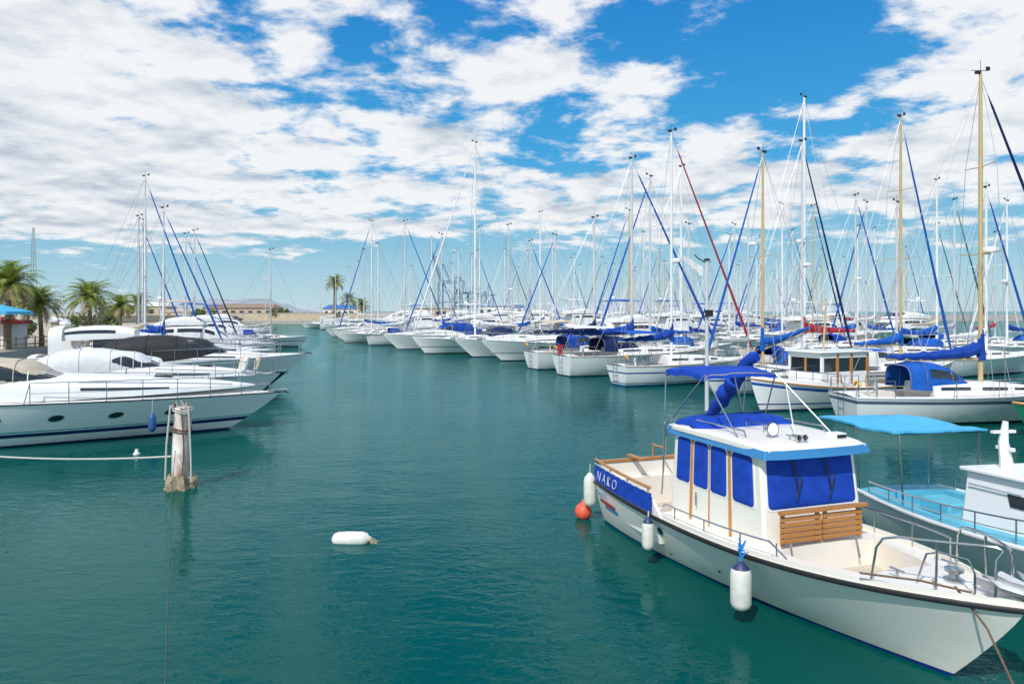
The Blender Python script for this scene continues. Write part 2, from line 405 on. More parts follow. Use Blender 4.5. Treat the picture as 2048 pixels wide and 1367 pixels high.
# ------------------------------------------------------------------ motor yacht
def motoryacht(X,Y,head,L=11,zs=1.3,zb=1.5,label='white motor yacht with stainless bow rail',hullm=None,cover=blackC,covst='soft',style='sport',arch=True,ports=3,group='motor yachts moored in the marina',B=None,portr=.018,cs=0,hardtop=False,strip=False):
    B=B or L*.3
    r=root('motor_yacht',(X,Y,0),rad(head),label,'motor yacht',group)
    h=Hull(L,B,zs,zb,draft=.6,rake=.2,sw=.86,full=2.3,midp=.4,pm=.2,pb=.9,srake=-.1)
    h.build(r,hullm or hullW[0],n=32)
    h.deck(r,deckw,wells=[(.03,.25,zs-.5,.3)],cam=.12,floor=teak)
    h.rub(r,black if zb<1.4 else gel,.022)
    x=lambda s:-L/2+s*L
    xc=lambda s:x(s+cs)
    z=zs+.02
    tr,fn=shellobj([(x(.2+cs*.5),.4*B,z,.58,.4),(x(.38),.41*B,z,.68,.4),(x(.5),.39*B,z,.66,.48),(x(.62),.35*B,z+.02,.56,.55),(x(.75),.27*B,z+.05,.4,.65),(x(.86),.16*B,z+.08,.2,.8),(x(.93),.05*B,z+.12,.02,1)],r,gel,'coachroof',nu=24)
    m=M(); g=off(fn,.008)
    for sg in(-1,1): m.grid(g,lin(.36,.62,8),lin(sg*.82,sg*.9,4),glass); m.cut()
    m.objs('side_window',tr)
    m=M(); g=off(fn,.02)
    for sg in(-1,1): m.tube([g(u,sg*.6) for u in lin(.35,.85,18)],.014,steel,5); m.cut()
    m.objs('grab_rail',tr)
    M().box((x(.7),0,z+.54),(.55,.55,.06),glass).obj('deck_hatch',tr,bevel=.02)
    if ports:
        m=M()
        for sg in(-1,1):
            for i in range(ports):
                u=.36+.13*i; ell(m,h.fn,u,sg*.76,portr,.055,.012,steel,18); ell(m,h.fn,u,sg*.76,portr*.78,.042,.018,glass,18); m.cut()
        m.objs('porthole',r)
    if strip: patch(h.fn,[(.34,.66,-.84,-.76),(.34,.66,.76,.84)],glass,'hull_window',r)
    if style=='sport':
        ws,f2=shellobj([(xc(.24),.38*B,z+.5,.45,.35),(xc(.34),.38*B,z+.5,.62,.38),(xc(.41),.34*B,z+.5,.45,.5),(xc(.48),.27*B,z+.52,.08,.7)],r,glass,'windscreen',nu=14,cap=False)
        m=M(); g=off(f2,.015)
        for u in(.02,.33,.66): m.tube([g(u,t) for t in lin(-1,1,25)],.018,gel if cover is not blackC else black,5)
        for t in(-.35,.35): m.tube([g(u,t) for u in lin(.33,1,10)],.016,gel,5)
        m.obj('frame',ws)
        if covst=='soft':
            co,_=shellobj([(xc(.01),.36*B,zs+.1,.35,.5),(xc(.06),.39*B,zs+.1,.9,.5),(xc(.14),.4*B,zs+.1,1.2,.5),(xc(.25),.4*B,zs+.1,1.28,.5),(xc(.33),.39*B,zs+.2,1.05,.5),(xc(.4),.35*B,zs+.35,.8,.55),(xc(.44),.3*B,zs+.5,.35,.6)],r,cover,'cockpit_cover',nu=24)
            m=M(); g=off(_,.012)
            for u in(.25,.42,.6,.78): m.tube([g(u,t) for t in lin(-.95,.95,31)],.016,cover,5)
            m.obj('seam',co)
        elif covst=='bimini':
            f3=shell([(x(.06),.36*B,zs+1.7,.12,.7),(x(.16),.37*B,zs+1.75,.2,.7),(x(.3),.36*B,zs+1.6,.16,.7)])
            m=M(); m.grid(f3,lin(0,1,8),TS,cover); co=m.obj('bimini',r)
            m=M()
            for q in(.06,.3):
                for sg in(-1,1): m.tube([(x(.18),sg*.39*B,zs),(x(q),sg*.36*B,zs+1.7)],.018,steel,5)
            m.obj('frame',co)
        if hardtop:
            ht,f4=shellobj([(x(.1),.36*B,zs+.9,.55,.35),(x(.2),.38*B,zs+.95,.75,.4),(x(.32),.37*B,zs+1.0,.72,.45),(x(.4),.33*B,zs+1.05,.45,.5)],r,gel,'hardtop',nu=14)
            patch(f4,[(.15,.7,-.9,-.72),(.15,.7,.72,.9)],glass,'hardtop_window',ht)
        if arch:
            m=M(); q=x(.12)
            m.grid(shell([(q-.5,.42*B,zs,1.62,.33),(q-.1,.42*B,zs,1.75,.33),(q+.15,.42*B,zs,1.7,.33)]),lin(0,1,4),[t for t in TS],gel)
            m.obj('radar_arch',r)
            m=M(); m.lathe([(0,0),(.28,.02),(.3,.1),(.26,.2),(0,.24)],(q,0,zs+1.78),gel,14); m.tube([(q,.5,zs+1.7),(q-.3,.5,zs+3.3)],.01,whitem,4); m.obj('radar',r)
    else:
        dk,f2=shellobj([(x(.14),.4*B,z,1.6,.3),(x(.2),.41*B,z,1.75,.3),(x(.42),.4*B,z,1.75,.3),(x(.54),.36*B,z+.1,1.2,.4),(x(.62),.3*B,z+.2,.5,.5)],r,gel,'deckhouse',nu=20)
        m=M(); g=off(f2,.012)
        for sg in(-1,1):
            for a,b in((.08,.28),(.31,.5),(.53,.68)): m.grid(g,lin(a,b,6),lin(sg*.6,sg*.82,6),glass); m.cut()
        for a,b in((-.42,-.16),(-.13,.13),(.16,.42)): m.grid(g,lin(.74,.93,6),lin(a,b,5),glass); m.cut()
        m.objs('window',dk)
        fb,f3=shellobj([(x(.08),.36*B,z+1.78,.12,.3),(x(.2),.38*B,z+1.78,.6,.3),(x(.36),.36*B,z+1.78,.7,.4),(x(.46),.3*B,z+1.78,.1,.5)],r,gel,'flybridge',nu=14)
        m=M(); g=off(f3,.012); m.grid(g,lin(.72,.92,6),lin(-.6,.6,10),glass); m.obj('windshield',fb)
        m=M()
        for sg in(-1,1): m.tube([(x(.12),sg*.36*B,z+2),(x(.15),sg*.34*B,z+3.7)],.03,gel,5);m.tube([(x(.34),sg*.34*B,z+2.3),(x(.3),sg*.33*B,z+3.7)],.02,steel,5)
        m.grid(shell([(x(.08),.36*B,z+3.65,.08,.8),(x(.2),.37*B,z+3.7,.16,.8),(x(.34),.35*B,z+3.65,.08,.8)]),lin(0,1,6),TS,cover)
        m.obj('sun_canopy',fb)
        m=M(); m.tube([(x(.12),0,z+2.2),(x(.1),0,z+5)],[.06,.02],whitem,6); m.lathe([(0,0),(.28,.02),(.3,.1),(.26,.2),(0,.24)],(x(.12),0,z+3.9),gel,12); m.obj('antenna_mast',fb)
    h.railing(r,.42,.97,.62,k=8,r=.016,mid=(R.random()<.5))
    m=M(); m.box((L/2-.1,0,zb+.06),(.7,.22,.06),steel); m.tube([(L/2-.2,0,zb+.1),(L/2+.3,0,zb-.05)],.03,steel,6); m.obj('anchor_roller',r)
    return r,h
# ------------------------------------------------------------------ WORLD
az_sun=(-.42,-.9)
el=rad(46)
world=bpy.data.worlds.new('World'); SC.world=world; world.use_nodes=True
nt=world.node_tree; N=nt.nodes; Lk=nt.links
for n in list(N): N.remove(n)
out=N.new('ShaderNodeOutputWorld')
sky=N.new('ShaderNodeTexSky'); sky.sky_type='NISHITA'; sky.sun_disc=False; sky.sun_elevation=el
sky.sun_rotation=math.atan2(az_sun[0],az_sun[1]); sky.air_density=1.0; sky.dust_density=.3; sky.ozone_density=1.5
def mth(op,a,b=None,c=None,clamp=False):
    n=N.new('ShaderNodeMath'); n.operation=op; n.use_clamp=clamp
    for i,v in enumerate((a,b,c)):
        if v is None: continue
        if isinstance(v,(int,float)): n.inputs[i].default_value=v
        else: Lk.new(v,n.inputs[i])
    return n.outputs[0]
def mrange(v,a,b,c,d,sm=True):
    n=N.new('ShaderNodeMapRange'); n.interpolation_type='SMOOTHSTEP' if sm else 'LINEAR'
    Lk.new(v,n.inputs[0])
    for i,q in enumerate((a,b,c,d)): n.inputs[i+1].default_value=q
    return n.outputs[0]
tc=N.new('ShaderNodeTexCoord'); D=tc.outputs['Generated']
sx=N.new('ShaderNodeSeparateXYZ'); Lk.new(D,sx.inputs[0])
zc=mth('ADD',mth('MAXIMUM',sx.outputs[2],0.0),.15)
px=mth('DIVIDE',sx.outputs[0],zc); py=mth('DIVIDE',sx.outputs[1],zc)
cb=N.new('ShaderNodeCombineXYZ'); Lk.new(px,cb.inputs[0]); Lk.new(py,cb.inputs[1]); cb.inputs[2].default_value=3.1
def nz(vec,sc,det,rg=.55,dist=0):
    n=N.new('ShaderNodeTexNoise'); n.inputs['Scale'].default_value=sc; n.inputs['Detail'].default_value=det; n.inputs['Roughness'].default_value=rg; n.inputs['Distortion'].default_value=dist
    Lk.new(vec,n.inputs['Vector']); return n.outputs[0]
def vadd(v,o):
    n=N.new('ShaderNodeVectorMath'); n.operation='ADD'; Lk.new(v,n.inputs[0]); n.inputs[1].default_value=o; return n.outputs[0]
P=cb.outputs[0]
n1=nz(P,3.6,12,.6,.15); n2=nz(vadd(P,(-.04,.075,.02)),3.6,7,.55,.15)
n0=nz(P,3.6,7,.55,.15)
nb=nz(vadd(P,(5,2,0)),1.1,3,.5)
nf=nz(vadd(P,(1,7,0)),11,8,.6,.1)
def blob(x,y,r,amp):
    c=Vector((x-1024,1480,622-y)).normalized()
    n=N.new('ShaderNodeVectorMath'); n.operation='DISTANCE'; Lk.new(D,n.inputs[0]); n.inputs[1].default_value=c
    return mrange(n.outputs['Value'],0,r/1500*1.6,amp,0)
bias=None
for b in [(980,0,100,-.18),(1215,90,90,-.15),(1380,110,140,-.19),(1560,130,150,-.20),(1680,50,140,-.19),(1450,215,70,-.08),(560,190,90,-.12),(690,50,150,-.13),(1090,240,90,-.10),(770,160,90,-.12),(1720,250,90,-.06),(1650,330,110,-.08),(1100,310,80,-.07),(450,90,90,-.08),(880,90,60,-.08),
          (1080,140,100,.12),(1260,185,90,.12),(900,230,120,.08),(180,160,420,.15),(280,380,420,.12),(1930,120,220,.14),(1180,10,80,.18),(1420,10,90,.22),(820,50,60,.14),(600,90,60,.10),(1500,330,180,.09),(1300,260,120,.05),(980,90,70,.12),(1250,400,280,.09),(1800,380,220,.08),(800,400,260,.07)]:
    v=blob(*b); bias=v if bias is None else mth('ADD',bias,v)
hz=mrange(sx.outputs[2],.035,.125,-.42,.045)
dens=mth('ADD',mth('ADD',mth('ADD',mth('MULTIPLY_ADD',mth('SUBTRACT',n1,.5),1.5,.5),mth('MULTIPLY',mth('SUBTRACT',nb,.5),.25)),bias),hz)
dens=mth('ADD',dens,mth('MULTIPLY',mth('SUBTRACT',nf,.5),.26))
cov=mrange(dens,.42,.68,0,1)
thick=mrange(dens,.55,1.05,0,1)
lit=mth('ADD',mth('MULTIPLY',mth('SUBTRACT',n0,n2),2.6),.72,clamp=True)
lit=mth('SUBTRACT',lit,mth('MULTIPLY',thick,.34),clamp=True)
lit=mth('ADD',lit,mth('MULTIPLY',mth('SUBTRACT',nf,.5),.35),clamp=True)
lit=mth('SUBTRACT',lit,mth('MULTIPLY',mth('MULTIPLY',mrange(nb,.38,.6,0,1),mrange(sx.outputs[2],.38,.18,0,1)),.24),clamp=True)
cc=N.new('ShaderNodeValToRGB'); cr=cc.color_ramp
cr.elements[0].position=0; cr.elements[0].color=(.50,.57,.66,1); cr.elements[1].position=.62; cr.elements[1].color=(.95,.965,.98,1)
e=cr.elements.new(.28); e.color=(.72,.77,.83,1)
Lk.new(lit,cc.inputs[0])
tr=N.new('ShaderNodeValToRGB'); Lk.new(mrange(sx.outputs[2],0,.4,0,1,False),tr.inputs[0])
e0=tr.color_ramp.elements; e0[0].color=(.50,.70,.80,1); e0[1].color=(.002,.23,.66,1)
q=tr.color_ramp.elements.new(.22); q.color=(.22,.53,.73,1)
q=tr.color_ramp.elements.new(.5); q.color=(.03,.38,.76,1)
skb=N.new('ShaderNodeMix'); skb.data_type='RGBA'; skb.inputs[0].default_value=.86
sc_=N.new('ShaderNodeVectorMath'); sc_.operation='SCALE'; sc_.inputs['Scale'].default_value=.1; Lk.new(sky.outputs[0],sc_.inputs[0])
Lk.new(sc_.outputs[0],skb.inputs[6]); Lk.new(tr.outputs[0],skb.inputs[7])
b1=N.new('ShaderNodeBackground'); b1.inputs[1].default_value=1.0; Lk.new(skb.outputs[2],b1.inputs[0])
b2=N.new('ShaderNodeBackground'); b2.inputs[1].default_value=.97; Lk.new(cc.outputs[0],b2.inputs[0])
ms=N.new('ShaderNodeMixShader'); Lk.new(mth('MULTIPLY',cov,.97),ms.inputs[0]); Lk.new(b1.outputs[0],ms.inputs[1]); Lk.new(b2.outputs[0],ms.inputs[2]); Lk.new(ms.outputs[0],out.inputs[0])
sd=bpy.data.lights.new('sun','SUN'); sd.energy=3.8; sd.angle=rad(.5); sd.color=(1,.96,.9)
so=bpy.data.objects.new('sun',sd); COL.objects.link(so)
sv=Vector((az_sun[0],az_sun[1],0)).normalized()*math.cos(el)+Vector((0,0,math.sin(el)))
so.rotation_euler=sv.to_track_quat('Z','Y').to_euler(); so.location=(0,0,60)
SC.view_settings.view_transform='Standard'; SC.view_settings.look='None'
# ------------------------------------------------------------------ CAMERA
cd=bpy.data.cameras.new('camera'); cam=bpy.data.objects.new('camera',cd); COL.objects.link(cam); SC.camera=cam
cam.location=(0,0,H); cam.rotation_euler=(rad(90),0,0); cd.sensor_width=36; cd.lens=36*1480/2048; cd.shift_y=-61.5/2048; cd.clip_end=30000; cd.clip_start=.1
# ------------------------------------------------------------------ WATER
def water():
    m=bpy.data.materials.new('sea_water'); m.use_nodes=True; nt=m.node_tree; N=nt.nodes; L=nt.links
    for n in list(N): N.remove(n)
    o=N.new('ShaderNodeOutputMaterial'); tc=N.new('ShaderNodeTexCoord')
    mp=N.new('ShaderNodeMapping'); mp.inputs['Scale'].default_value=(.7,1.25,1); mp.inputs['Rotation'].default_value=(0,0,.3); L.new(tc.outputs['Object'],mp.inputs[0])
    def noi(s,d,v,r=.5,ds=0):
        n=N.new('ShaderNodeTexNoise'); n.inputs['Scale'].default_value=s; n.inputs['Detail'].default_value=d; n.inputs['Roughness'].default_value=r; n.inputs['Distortion'].default_value=ds; L.new(v,n.inputs['Vector']); return n.outputs[0]
    a=noi(.8,2,mp.outputs[0],.45,.4); b=noi(4.4,3,mp.outputs[0],.52,.6); c=noi(.07,3,tc.outputs['Object'])
    amp=N.new('ShaderNodeMapRange'); amp.inputs[1].default_value=.38; amp.inputs[2].default_value=.62; amp.inputs[3].default_value=.4; amp.inputs[4].default_value=1; L.new(c,amp.inputs[0])
    b1=N.new('ShaderNodeBump'); b1.inputs['Distance'].default_value=.045; b1.inputs['Strength'].default_value=.55; L.new(a,b1.inputs['Height'])
    b2=N.new('ShaderNodeBump'); b2.inputs['Distance'].default_value=.020; L.new(amp.outputs[0],b2.inputs['Strength']); L.new(b,b2.inputs['Height']); L.new(b1.outputs[0],b2.inputs['Normal'])
    fr=N.new('ShaderNodeFresnel'); fr.inputs[0].default_value=1.33; L.new(b2.outputs[0],fr.inputs[1])
    fm=N.new('ShaderNodeMapRange'); fm.inputs[1].default_value=0; fm.inputs[2].default_value=1; fm.inputs[3].default_value=0; fm.inputs[4].default_value=.74; L.new(fr.outputs[0],fm.inputs[0])
    df=N.new('ShaderNodeBsdfDiffuse'); 
    mx=N.new('ShaderNodeMix'); mx.data_type='RGBA'; mx.inputs[6].default_value=(.0005,.060,.050,1); mx.inputs[7].default_value=(.001,.072,.063,1); L.new(c,mx.inputs[0]); L.new(mx.outputs[2],df.inputs[0])
    gl=N.new('ShaderNodeBsdfGlossy'); gl.inputs[0].default_value=(.60,.9,.93,1); gl.inputs[1].default_value=.02; L.new(b2.outputs[0],gl.inputs['Normal'])
    ms=N.new('ShaderNodeMixShader'); L.new(fm.outputs[0],ms.inputs[0]); L.new(df.outputs[0],ms.inputs[1]); L.new(gl.outputs[0],ms.inputs[2]); L.new(ms.outputs[0],o.inputs[0])
    q=M(); q.add([(-12000,-200,0),(12000,-200,0),(12000,14000,0),(-12000,14000,0)],[(0,1,2,3)],m)
    w=q.obj('water'); tag(w,'teal green rippled harbour water','water',kind='structure')
water()
# ------------------------------------------------------------------ MAIN CABIN BOAT
def main_boat():
    hd=math.atan2(-.941,.337)
    r=root('cabin_cruiser',(2.6,14.57,0),hd,'cream cabin cruiser with royal blue window covers moored alongside','motor boat')
    h=Hull(7.6,2.56,.78,1.06,draft=.5,rake=.16,sw=.84,full=2.7,midp=.42,pm=.24,pb=.85,x0=0,se=2.6,zst=.8)
    hm=mat('hull_cream',(.84,.81,.74),.28,var=.08,scale=1.2,stripes=[(-2,.045,(.01,.03,.22))],dirt=(.04,.35,(.60,.55,.43)),coat=.5)
    h.build(r,hm,n=48)
    h.deck(r,cream,wells=[(.03,.325,.32,.14),(.64,.80,.55,.38)],cam=.05,floor=mat('cockpit_floor',(.55,.48,.4),.7,var=.2))
    h.rub(r,black,.033,n=60,up=-.02)
    m=M()
    for sg in(-1,1):
        m.grid(lambda u,t:h.edge(u,sg,.03+.035*(1 if t>1.5 else 0) ,[0,.07,.07,0][int(t)]),lin(.31,1,40),[0,1,2,3],cream)
    m.obj('toe_rail',r)
    m=M()
    def bw(u,t):
        i=int(t); ins=[.0,.0,.05,.05][i]; z=[0,.3,.3,0][i]*min(1,(.36-u)/.05)
        return h.edge(max(u,0),-1,ins+.01,z)
    m.grid(bw,lin(0,.36,14),[0,1,2,3],cream)
    m.grid(lambda u,t:Vector((bw(u,t).x,-bw(u,t).y,bw(u,t).z)),lin(0,.36,14),[3,2,1,0],cream)
    m.box((.03,0,.95),(.06,2.1,.32),cream)
    m.obj('bulwark',r)
    m=M()
    def dg(u,t): 
        p=h.edge(u,-1,-.012,.03+.31*t); p.y-=.010*math.sin(u*130+2*math.sin(t*5))*math.sin(t*3.1); return p
    m.grid(dg,lin(.005,.325,60),lin(0,1,9),blueC)
    o=m.obj('canvas_dodger',r)
    m=M(); m.tube([h.edge(u,-1,-.012,.345+.006*math.sin(u*200)) for u in lin(.005,.325,40)],.009,rope,5); m.obj('lacing',o)
    m=M()
    for sg in(-1,1):
        m.tube([h.edge(u,sg,.02,.41) for u in lin(0,.31,16)],.028,wood,7)
        for u in(.0,.1,.2,.3): m.tube([h.edge(u,sg,.03,.28),h.edge(u,sg,.03,.41)],.014,steel,5)
    m.box((.02,0,1.16),(.09,2.05,.05),wood); m.box((.22,-.3,1.24),(.5,.09,.04),wood,rz=.1)
    m.tube([(.0,.2,1.1),(.0,.2,1.42),(.5,.2,1.42)],.02,wood,6)
    m.obj('cap_rail',r)
    def text(s,size,loc,mt,rz,name,shear=0,offs=0,sp=1.1):
        c=bpy.data.curves.new('t','FONT'); c.body=s; c.size=size; c.extrude=.002; c.space_character=sp; c.shear=shear; c.offset=offs
        t=bpy.data.objects.new('t',c); COL.objects.link(t); bpy.context.view_layer.update()
        me=bpy.data.meshes.new_from_object(t.evaluated_get(bpy.context.evaluated_depsgraph_get())); bpy.data.objects.remove(t)
        me.materials.clear(); me.materials.append(mt)
        o2=bpy.data.objects.new(name,me); COL.objects.link(o2); o2.parent=r; o2.location=loc; o2.rotation_euler=(rad(90),0,rz); return o2
    text('NAKO',.27,(.22,-h.w(.02)-.06,.88),mat('white_lettering',(.85,.85,.85),.6),-.075,'lettering',.35,-.006,1.35)
    bl=mat('blue_lettering',(.05,.12,.3),.5)
    text('Marga',.12,(.12,-h.w(.01)-.012,.6),bl,-.075,'lettering'); text('25',.12,(.52,-h.w(.06)-.016,.6),bl,-.075,'lettering')
    x0,x1,x0t,x1t=2.4,4.78,2.46,4.58; wb,wt=.86,.80; z0,z1=.5,2.14
    def side(sg): 
        def f(a,hh):
            q=(hh); xa=x0+(x0t-x0)*q; xb=x1+(x1t-x1)*q
            return Vector((xa+(xb-xa)*a,sg*(wb+(wt-wb)*q),z0+(z1-z0)*q))
        return f
    def front(a,hh): return Vector((x1+(x1t-x1)*hh,(wb+(wt-wb)*hh)*(a*2-1),z0+(z1-z0)*hh))
    def back(a,hh): return Vector((x0+(x0t-x0)*hh,(wb+(wt-wb)*hh)*(1-a*2),z0+(z1-z0)*hh))
    m=M(); c=[]
    for hh in(0,1): c+= [side(-1)(0,hh),side(-1)(1,hh),side(1)(1,hh),side(1)(0,hh)]
    m.add(c,[(0,1,5,4),(1,2,6,5),(2,3,7,6),(3,0,4,7)],cream)
    wall=m.obj('wheelhouse',r,bevel=.04,loc=(0,-.05,0))
    def rp(mm,f,a0,a1,h0,h1,rr,o,mt,la,lh,n=4,wrinkle=0):
        e1=f(.9,.5)-f(.1,.5); e2=f(.5,.9)-f(.5,.1); nn=e1.cross(e2).normalized()
        cen=Vector(((x0+x1)/2,0,f(.5,.5).z)); 
        if nn.dot(f(.5,.5)-cen)<0: nn=-nn
        if wrinkle:
            K=26
            def g(i,j):
                a=i/K*2-1; b=j/K*2-1
                ha=la*(a1-a0)/2; hb=lh*(h1-h0)/2
                cx=max(abs(a)*ha-(ha-rr),0)/rr; cy=max(abs(b)*hb-(hb-rr),0)/rr
                d=math.hypot(cx,cy)
                if d>1 and cx>0 and cy>0:
                    a=math.copysign((ha-rr+rr*cx/d)/ha,a); b=math.copysign((hb-rr+rr*cy/d)/hb,b)
                ed=max(abs(i/K*2-1),abs(j/K*2-1)); am=(1-ed**8)
                p=f(a0+(a1-a0)*(a+1)/2,h0+(h1-h0)*(b+1)/2)
                w_=noise.noise(Vector((p.x*3+p.y*3,p.z*1.6,a0*9)))*wrinkle
                return p+nn*(.012+(o+w_)*am)
            mm.grid(g,range(K+1),range(K+1),mt); return
        pts=[]
        ra,rh=rr/la,rr/lh
        for cx,cy,s in((a1-ra,h1-rh,0),(a0+ra,h1-rh,1),(a0+ra,h0+rh,2),(a1-ra,h0+rh,3)):
            for k in range(n+1):
                t=(s+k/n)*math.pi/2; pts.append((cx+ra*math.cos(t),cy+rh*math.sin(t)))
        A=[f(*p)+nn*o for p in pts]; Bk=[f(*p)-nn*.01 for p in pts]; K=len(pts)
        ctr=sum(A,Vector())/K
        mm.add([ctr]+A+Bk,[(0,1+i,1+(i+1)%K) for i in range(K)]+[(1+i,1+K+i,1+K+(i+1)%K,1+(i+1)%K) for i in range(K)],mt)
    la,lh=x1-x0,z1-z0
    wh=lambda z:(z-z0)/lh
    ua=lambda u:(u-x0)/la
    for sg in(-1,1):
        for a,b in((2.55,2.95),(3.06,3.46),(3.53,3.95),(4.1,4.6)):
            m=M(); rp(m,side(sg),ua(a)-.012,ua(b)+.012,wh(1.36),wh(2.08),.07,.008,gel,la,lh); m.obj('window_frame',wall,ang=30)
            m=M(); rp(m,side(sg),ua(a),ua(b),wh(1.38),wh(2.06),.07,.018,blueC,la,lh,wrinkle=.008); m.obj('window_cover',wall,ang=50)
        f=side(sg)
        for u,rr_ in((3.005,.028),(4.03,.028),(3.495,.012)):
            m=M(); p,q=f(ua(u),wh(.86)),f(ua(u),wh(2.1)); m.tube([p+Vector((0,sg*.01,0)),q+Vector((0,sg*.01,0))],rr_,wood,4); m.obj('door_frame',wall)
        m=M(); m.tube([f(ua(3.2),wh(1.1))+Vector((0,sg*.05,0)),f(ua(3.2),wh(1.3))+Vector((0,sg*.05,0))],.012,steel,5); m.obj('handle',wall)
    m=M(); rp(m,front,.035,.965,wh(1.36),wh(2.09),.08,.008,gel,1.7,lh); m.obj('windscreen_frame',wall,ang=30)
    m=M(); rp(m,front,.05,.95,wh(1.385),wh(2.07),.07,.02,blueC,1.7,lh,wrinkle=.008); m.obj('windscreen_cover',wall,ang=50)
    for a in(.28,.62):
        m=M(); f=front; p=f(a,wh(2.1))+Vector((.05,0,0)); q=f(a+.05,wh(1.6))+Vector((.07,0,0)); m.tube([p,q],.009,black,5); m.tube([q+Vector((.0,.06,.2)),q+Vector((0,-.02,-.12))],.011,black,5)
        m.tube([f(a+.05,wh(2.1))+Vector((.05,0,0)),q],.006,black,5); m.box(p,(.06,.08,.05),black); m.obj('wiper',wall)
    m=M(); rp(m,back,.3,.7,wh(.6),wh(2.0),.05,.01,wood,1.7,lh); m.obj('door',wall)
    m=M()
    for c0,c1 in((-.70,-.03),(0.0,.67)):
        for i in range(5): m.box((4.86,(c0+c1)/2,1.01+i*.072),(.03,c1-c0,.058),wood)
        for yy in(c0+.05,c1-.05): m.box((4.84,yy,1.15),(.03,.06,.40),wood)
    m.box((4.88,0,1.395),(.07,1.46,.05),wood); m.obj('folding_bench',r,bevel=.006,loc=(0,-.05,0))
    m=M()
    for i in (0,1): m.tube([(4.87,-.6+1.1*i,.98),(4.95,-.6+1.1*i,.7)],.015,steel,5); m.cut()
    m.objs('bracket',r)
    rf=[(2.3,.8,2.16,.06,.3),(2.6,.87,2.16,.1,.3),(3.6,.88,2.16,.13,.3),(4.5,.87,2.16,.1,.3),(4.78,.82,2.16,.05,.3)]
    ro,_=shellobj(rf,r,cream,'roof',nu=16,loc=(0,-.05,0))
    m=M()
    def ring(z,e): return [(2.28,-.84-e,z),(4.76+e,-.87-e,z),(4.82+e,-.6,z),(4.84+e,0,z),(4.82+e,.6,z),(4.76+e,.87+e,z),(2.28,.84+e,z)]
    a=ring(2.085,.03);b=ring(2.2,0);K=7
    m.add(a+b,[(i,i+1,K+i+1,K+i) for i in range(K-1)]+[(K-1,0,K,2*K-1)],trimB)
    m.add(ring(2.087,.025),[tuple(range(K-1,-1,-1))],cream)
    m.add(ring(2.198,-.002),[tuple(range(K))],cream)
    m.obj('visor',ro,bevel=.008)
    m=M(); m.lathe([(0,-.08),(.06,-.07),(.095,0),(.1,.04)],(4.25,-.35,2.39),steel,16,axis=(1,0,.05)); m.lathe([(.09,.04),(.0,.045)],(4.25,-.35,2.39),gel,16,axis=(1,0,.05)); m.tube([(4.25,-.35,2.24),(4.25,-.35,2.31)],.025,steel,8); m.obj('searchlight',ro)
    m=M()
    for yy in(-.2,-.1): m.lathe([(0.012,-.12),(.015,0),(.025,.1),(.045,.15)],(4.5,yy,2.32),steel,10,axis=(1,0,0)); m.tube([(4.45,yy,2.24),(4.45,yy,2.32)],.01,steel,5); m.cut()
    m.objs('horn',ro)
    m=M(); m.box((4.45,.62,2.28),(.18,.2,.08),gel); m.box((4.55,.62,2.28),(.02,.16,.05),glass); m.obj('lamp',ro,bevel=.01)
    m=M()
    for sg in(-1,1): m.tube([(2.6,sg*.7,2.27),(2.65,sg*.7,2.35),(4.1,sg*.7,2.36),(4.15,sg*.7,2.28)],.012,steel,6); m.cut()
    m.tube([(3.5,-.2,2.28),(3.5,-.2,2.4),(3.9,-.2,2.4),(3.9,-.2,2.28)],.011,steel,5)
    m.objs('roof_rail',ro)
    m=M(); m.tube([(4.2,.1,2.28),(4.0,.1,3.05)],.009,whitem,5); m.obj('antenna',ro)
    m=M()
    f=shell([(2.42,.7,2.2,.06,.5),(2.5,.8,2.2,.15,.45),(2.8,.84,2.22,.17,.45),(3.2,.82,2.22,.15,.45),(3.45,.72,2.22,.05,.5)])
    def lump(u,t):
        p=f(u,t); n_=noise.noise(Vector((p.x*3,p.y*3,1)))*.05+noise.noise(Vector((p.x*9,p.y*5,4)))*.04; return p+Vector((n_,n_,n_*abs(math.cos(t*1.57))))
    m.grid(lump,lin(0,1,30),lin(-1,1,50),blueC); m.obj('folded_canvas',ro)
    m=M(); f=lambda u,t:Vector((2.2+1.1*u,-.85+1.3*t,3.13+.04*math.sin(math.pi*t)**.6-.05*(abs(u-.5)*2)**3+.025*noise.noise(Vector((u*5,t*6,0)))-.02*math.sin(math.pi*2*u)**2))
    m.grid(f,lin(0,1,18),lin(0,1,18),blueC)
    m.grid(lambda u,t:f(0,t)+Vector((-.01*u,0,-.10*u)),[0,1],lin(0,1,18),blueC); m.grid(lambda u,t:f(1,t)+Vector((.02*u,0,-.08*u)),[0,1],lin(0,1,18),blueC)
    m.grid(lambda u,t:f(t,0)+Vector((0,-.01*u,-.09*u)),[0,1],lin(0,1,18),blueC)
    bo=m.obj('bimini',r)
    m=M()
    for u in(0,.5,1): m.tube([f(u,t)+Vector((0,0,-.02)) for t in lin(0,1,12)],.012,steel,6)
    for t in(0,1):
        yb=-1.05 if t==0 else 1.0
        m.tube([f(0,t),(2.3,yb*.93,1.15)],.012,steel,6); m.tube([f(1,t),(2.42,yb*.93,2.2),(2.4,yb,1.1)],.012,steel,6); m.tube([f(1,t),(4.1,yb*.8,2.25)],.010,steel,6)
    m.obj('frame',bo)
    # steep rolled canvas lashed on the port quarter
    m=M(); A=Vector((.7,1.0,2.0)); B_=Vector((2.15,.95,3.32)); P=[];rs=[]
    for i in range(22):
        t=i/21; p=A.lerp(B_,t)+Vector((.03*math.sin(i*1.3),.03*math.cos(i*1.9),0)); P.append(p); rs.append((.075+.07*math.sin(t*3.0)+.018*math.sin(i*2.3))*(.5 if i in(0,21) else 1))
    m.tube(P,rs,blueC,10); m.obj('rolled_canvas',r)
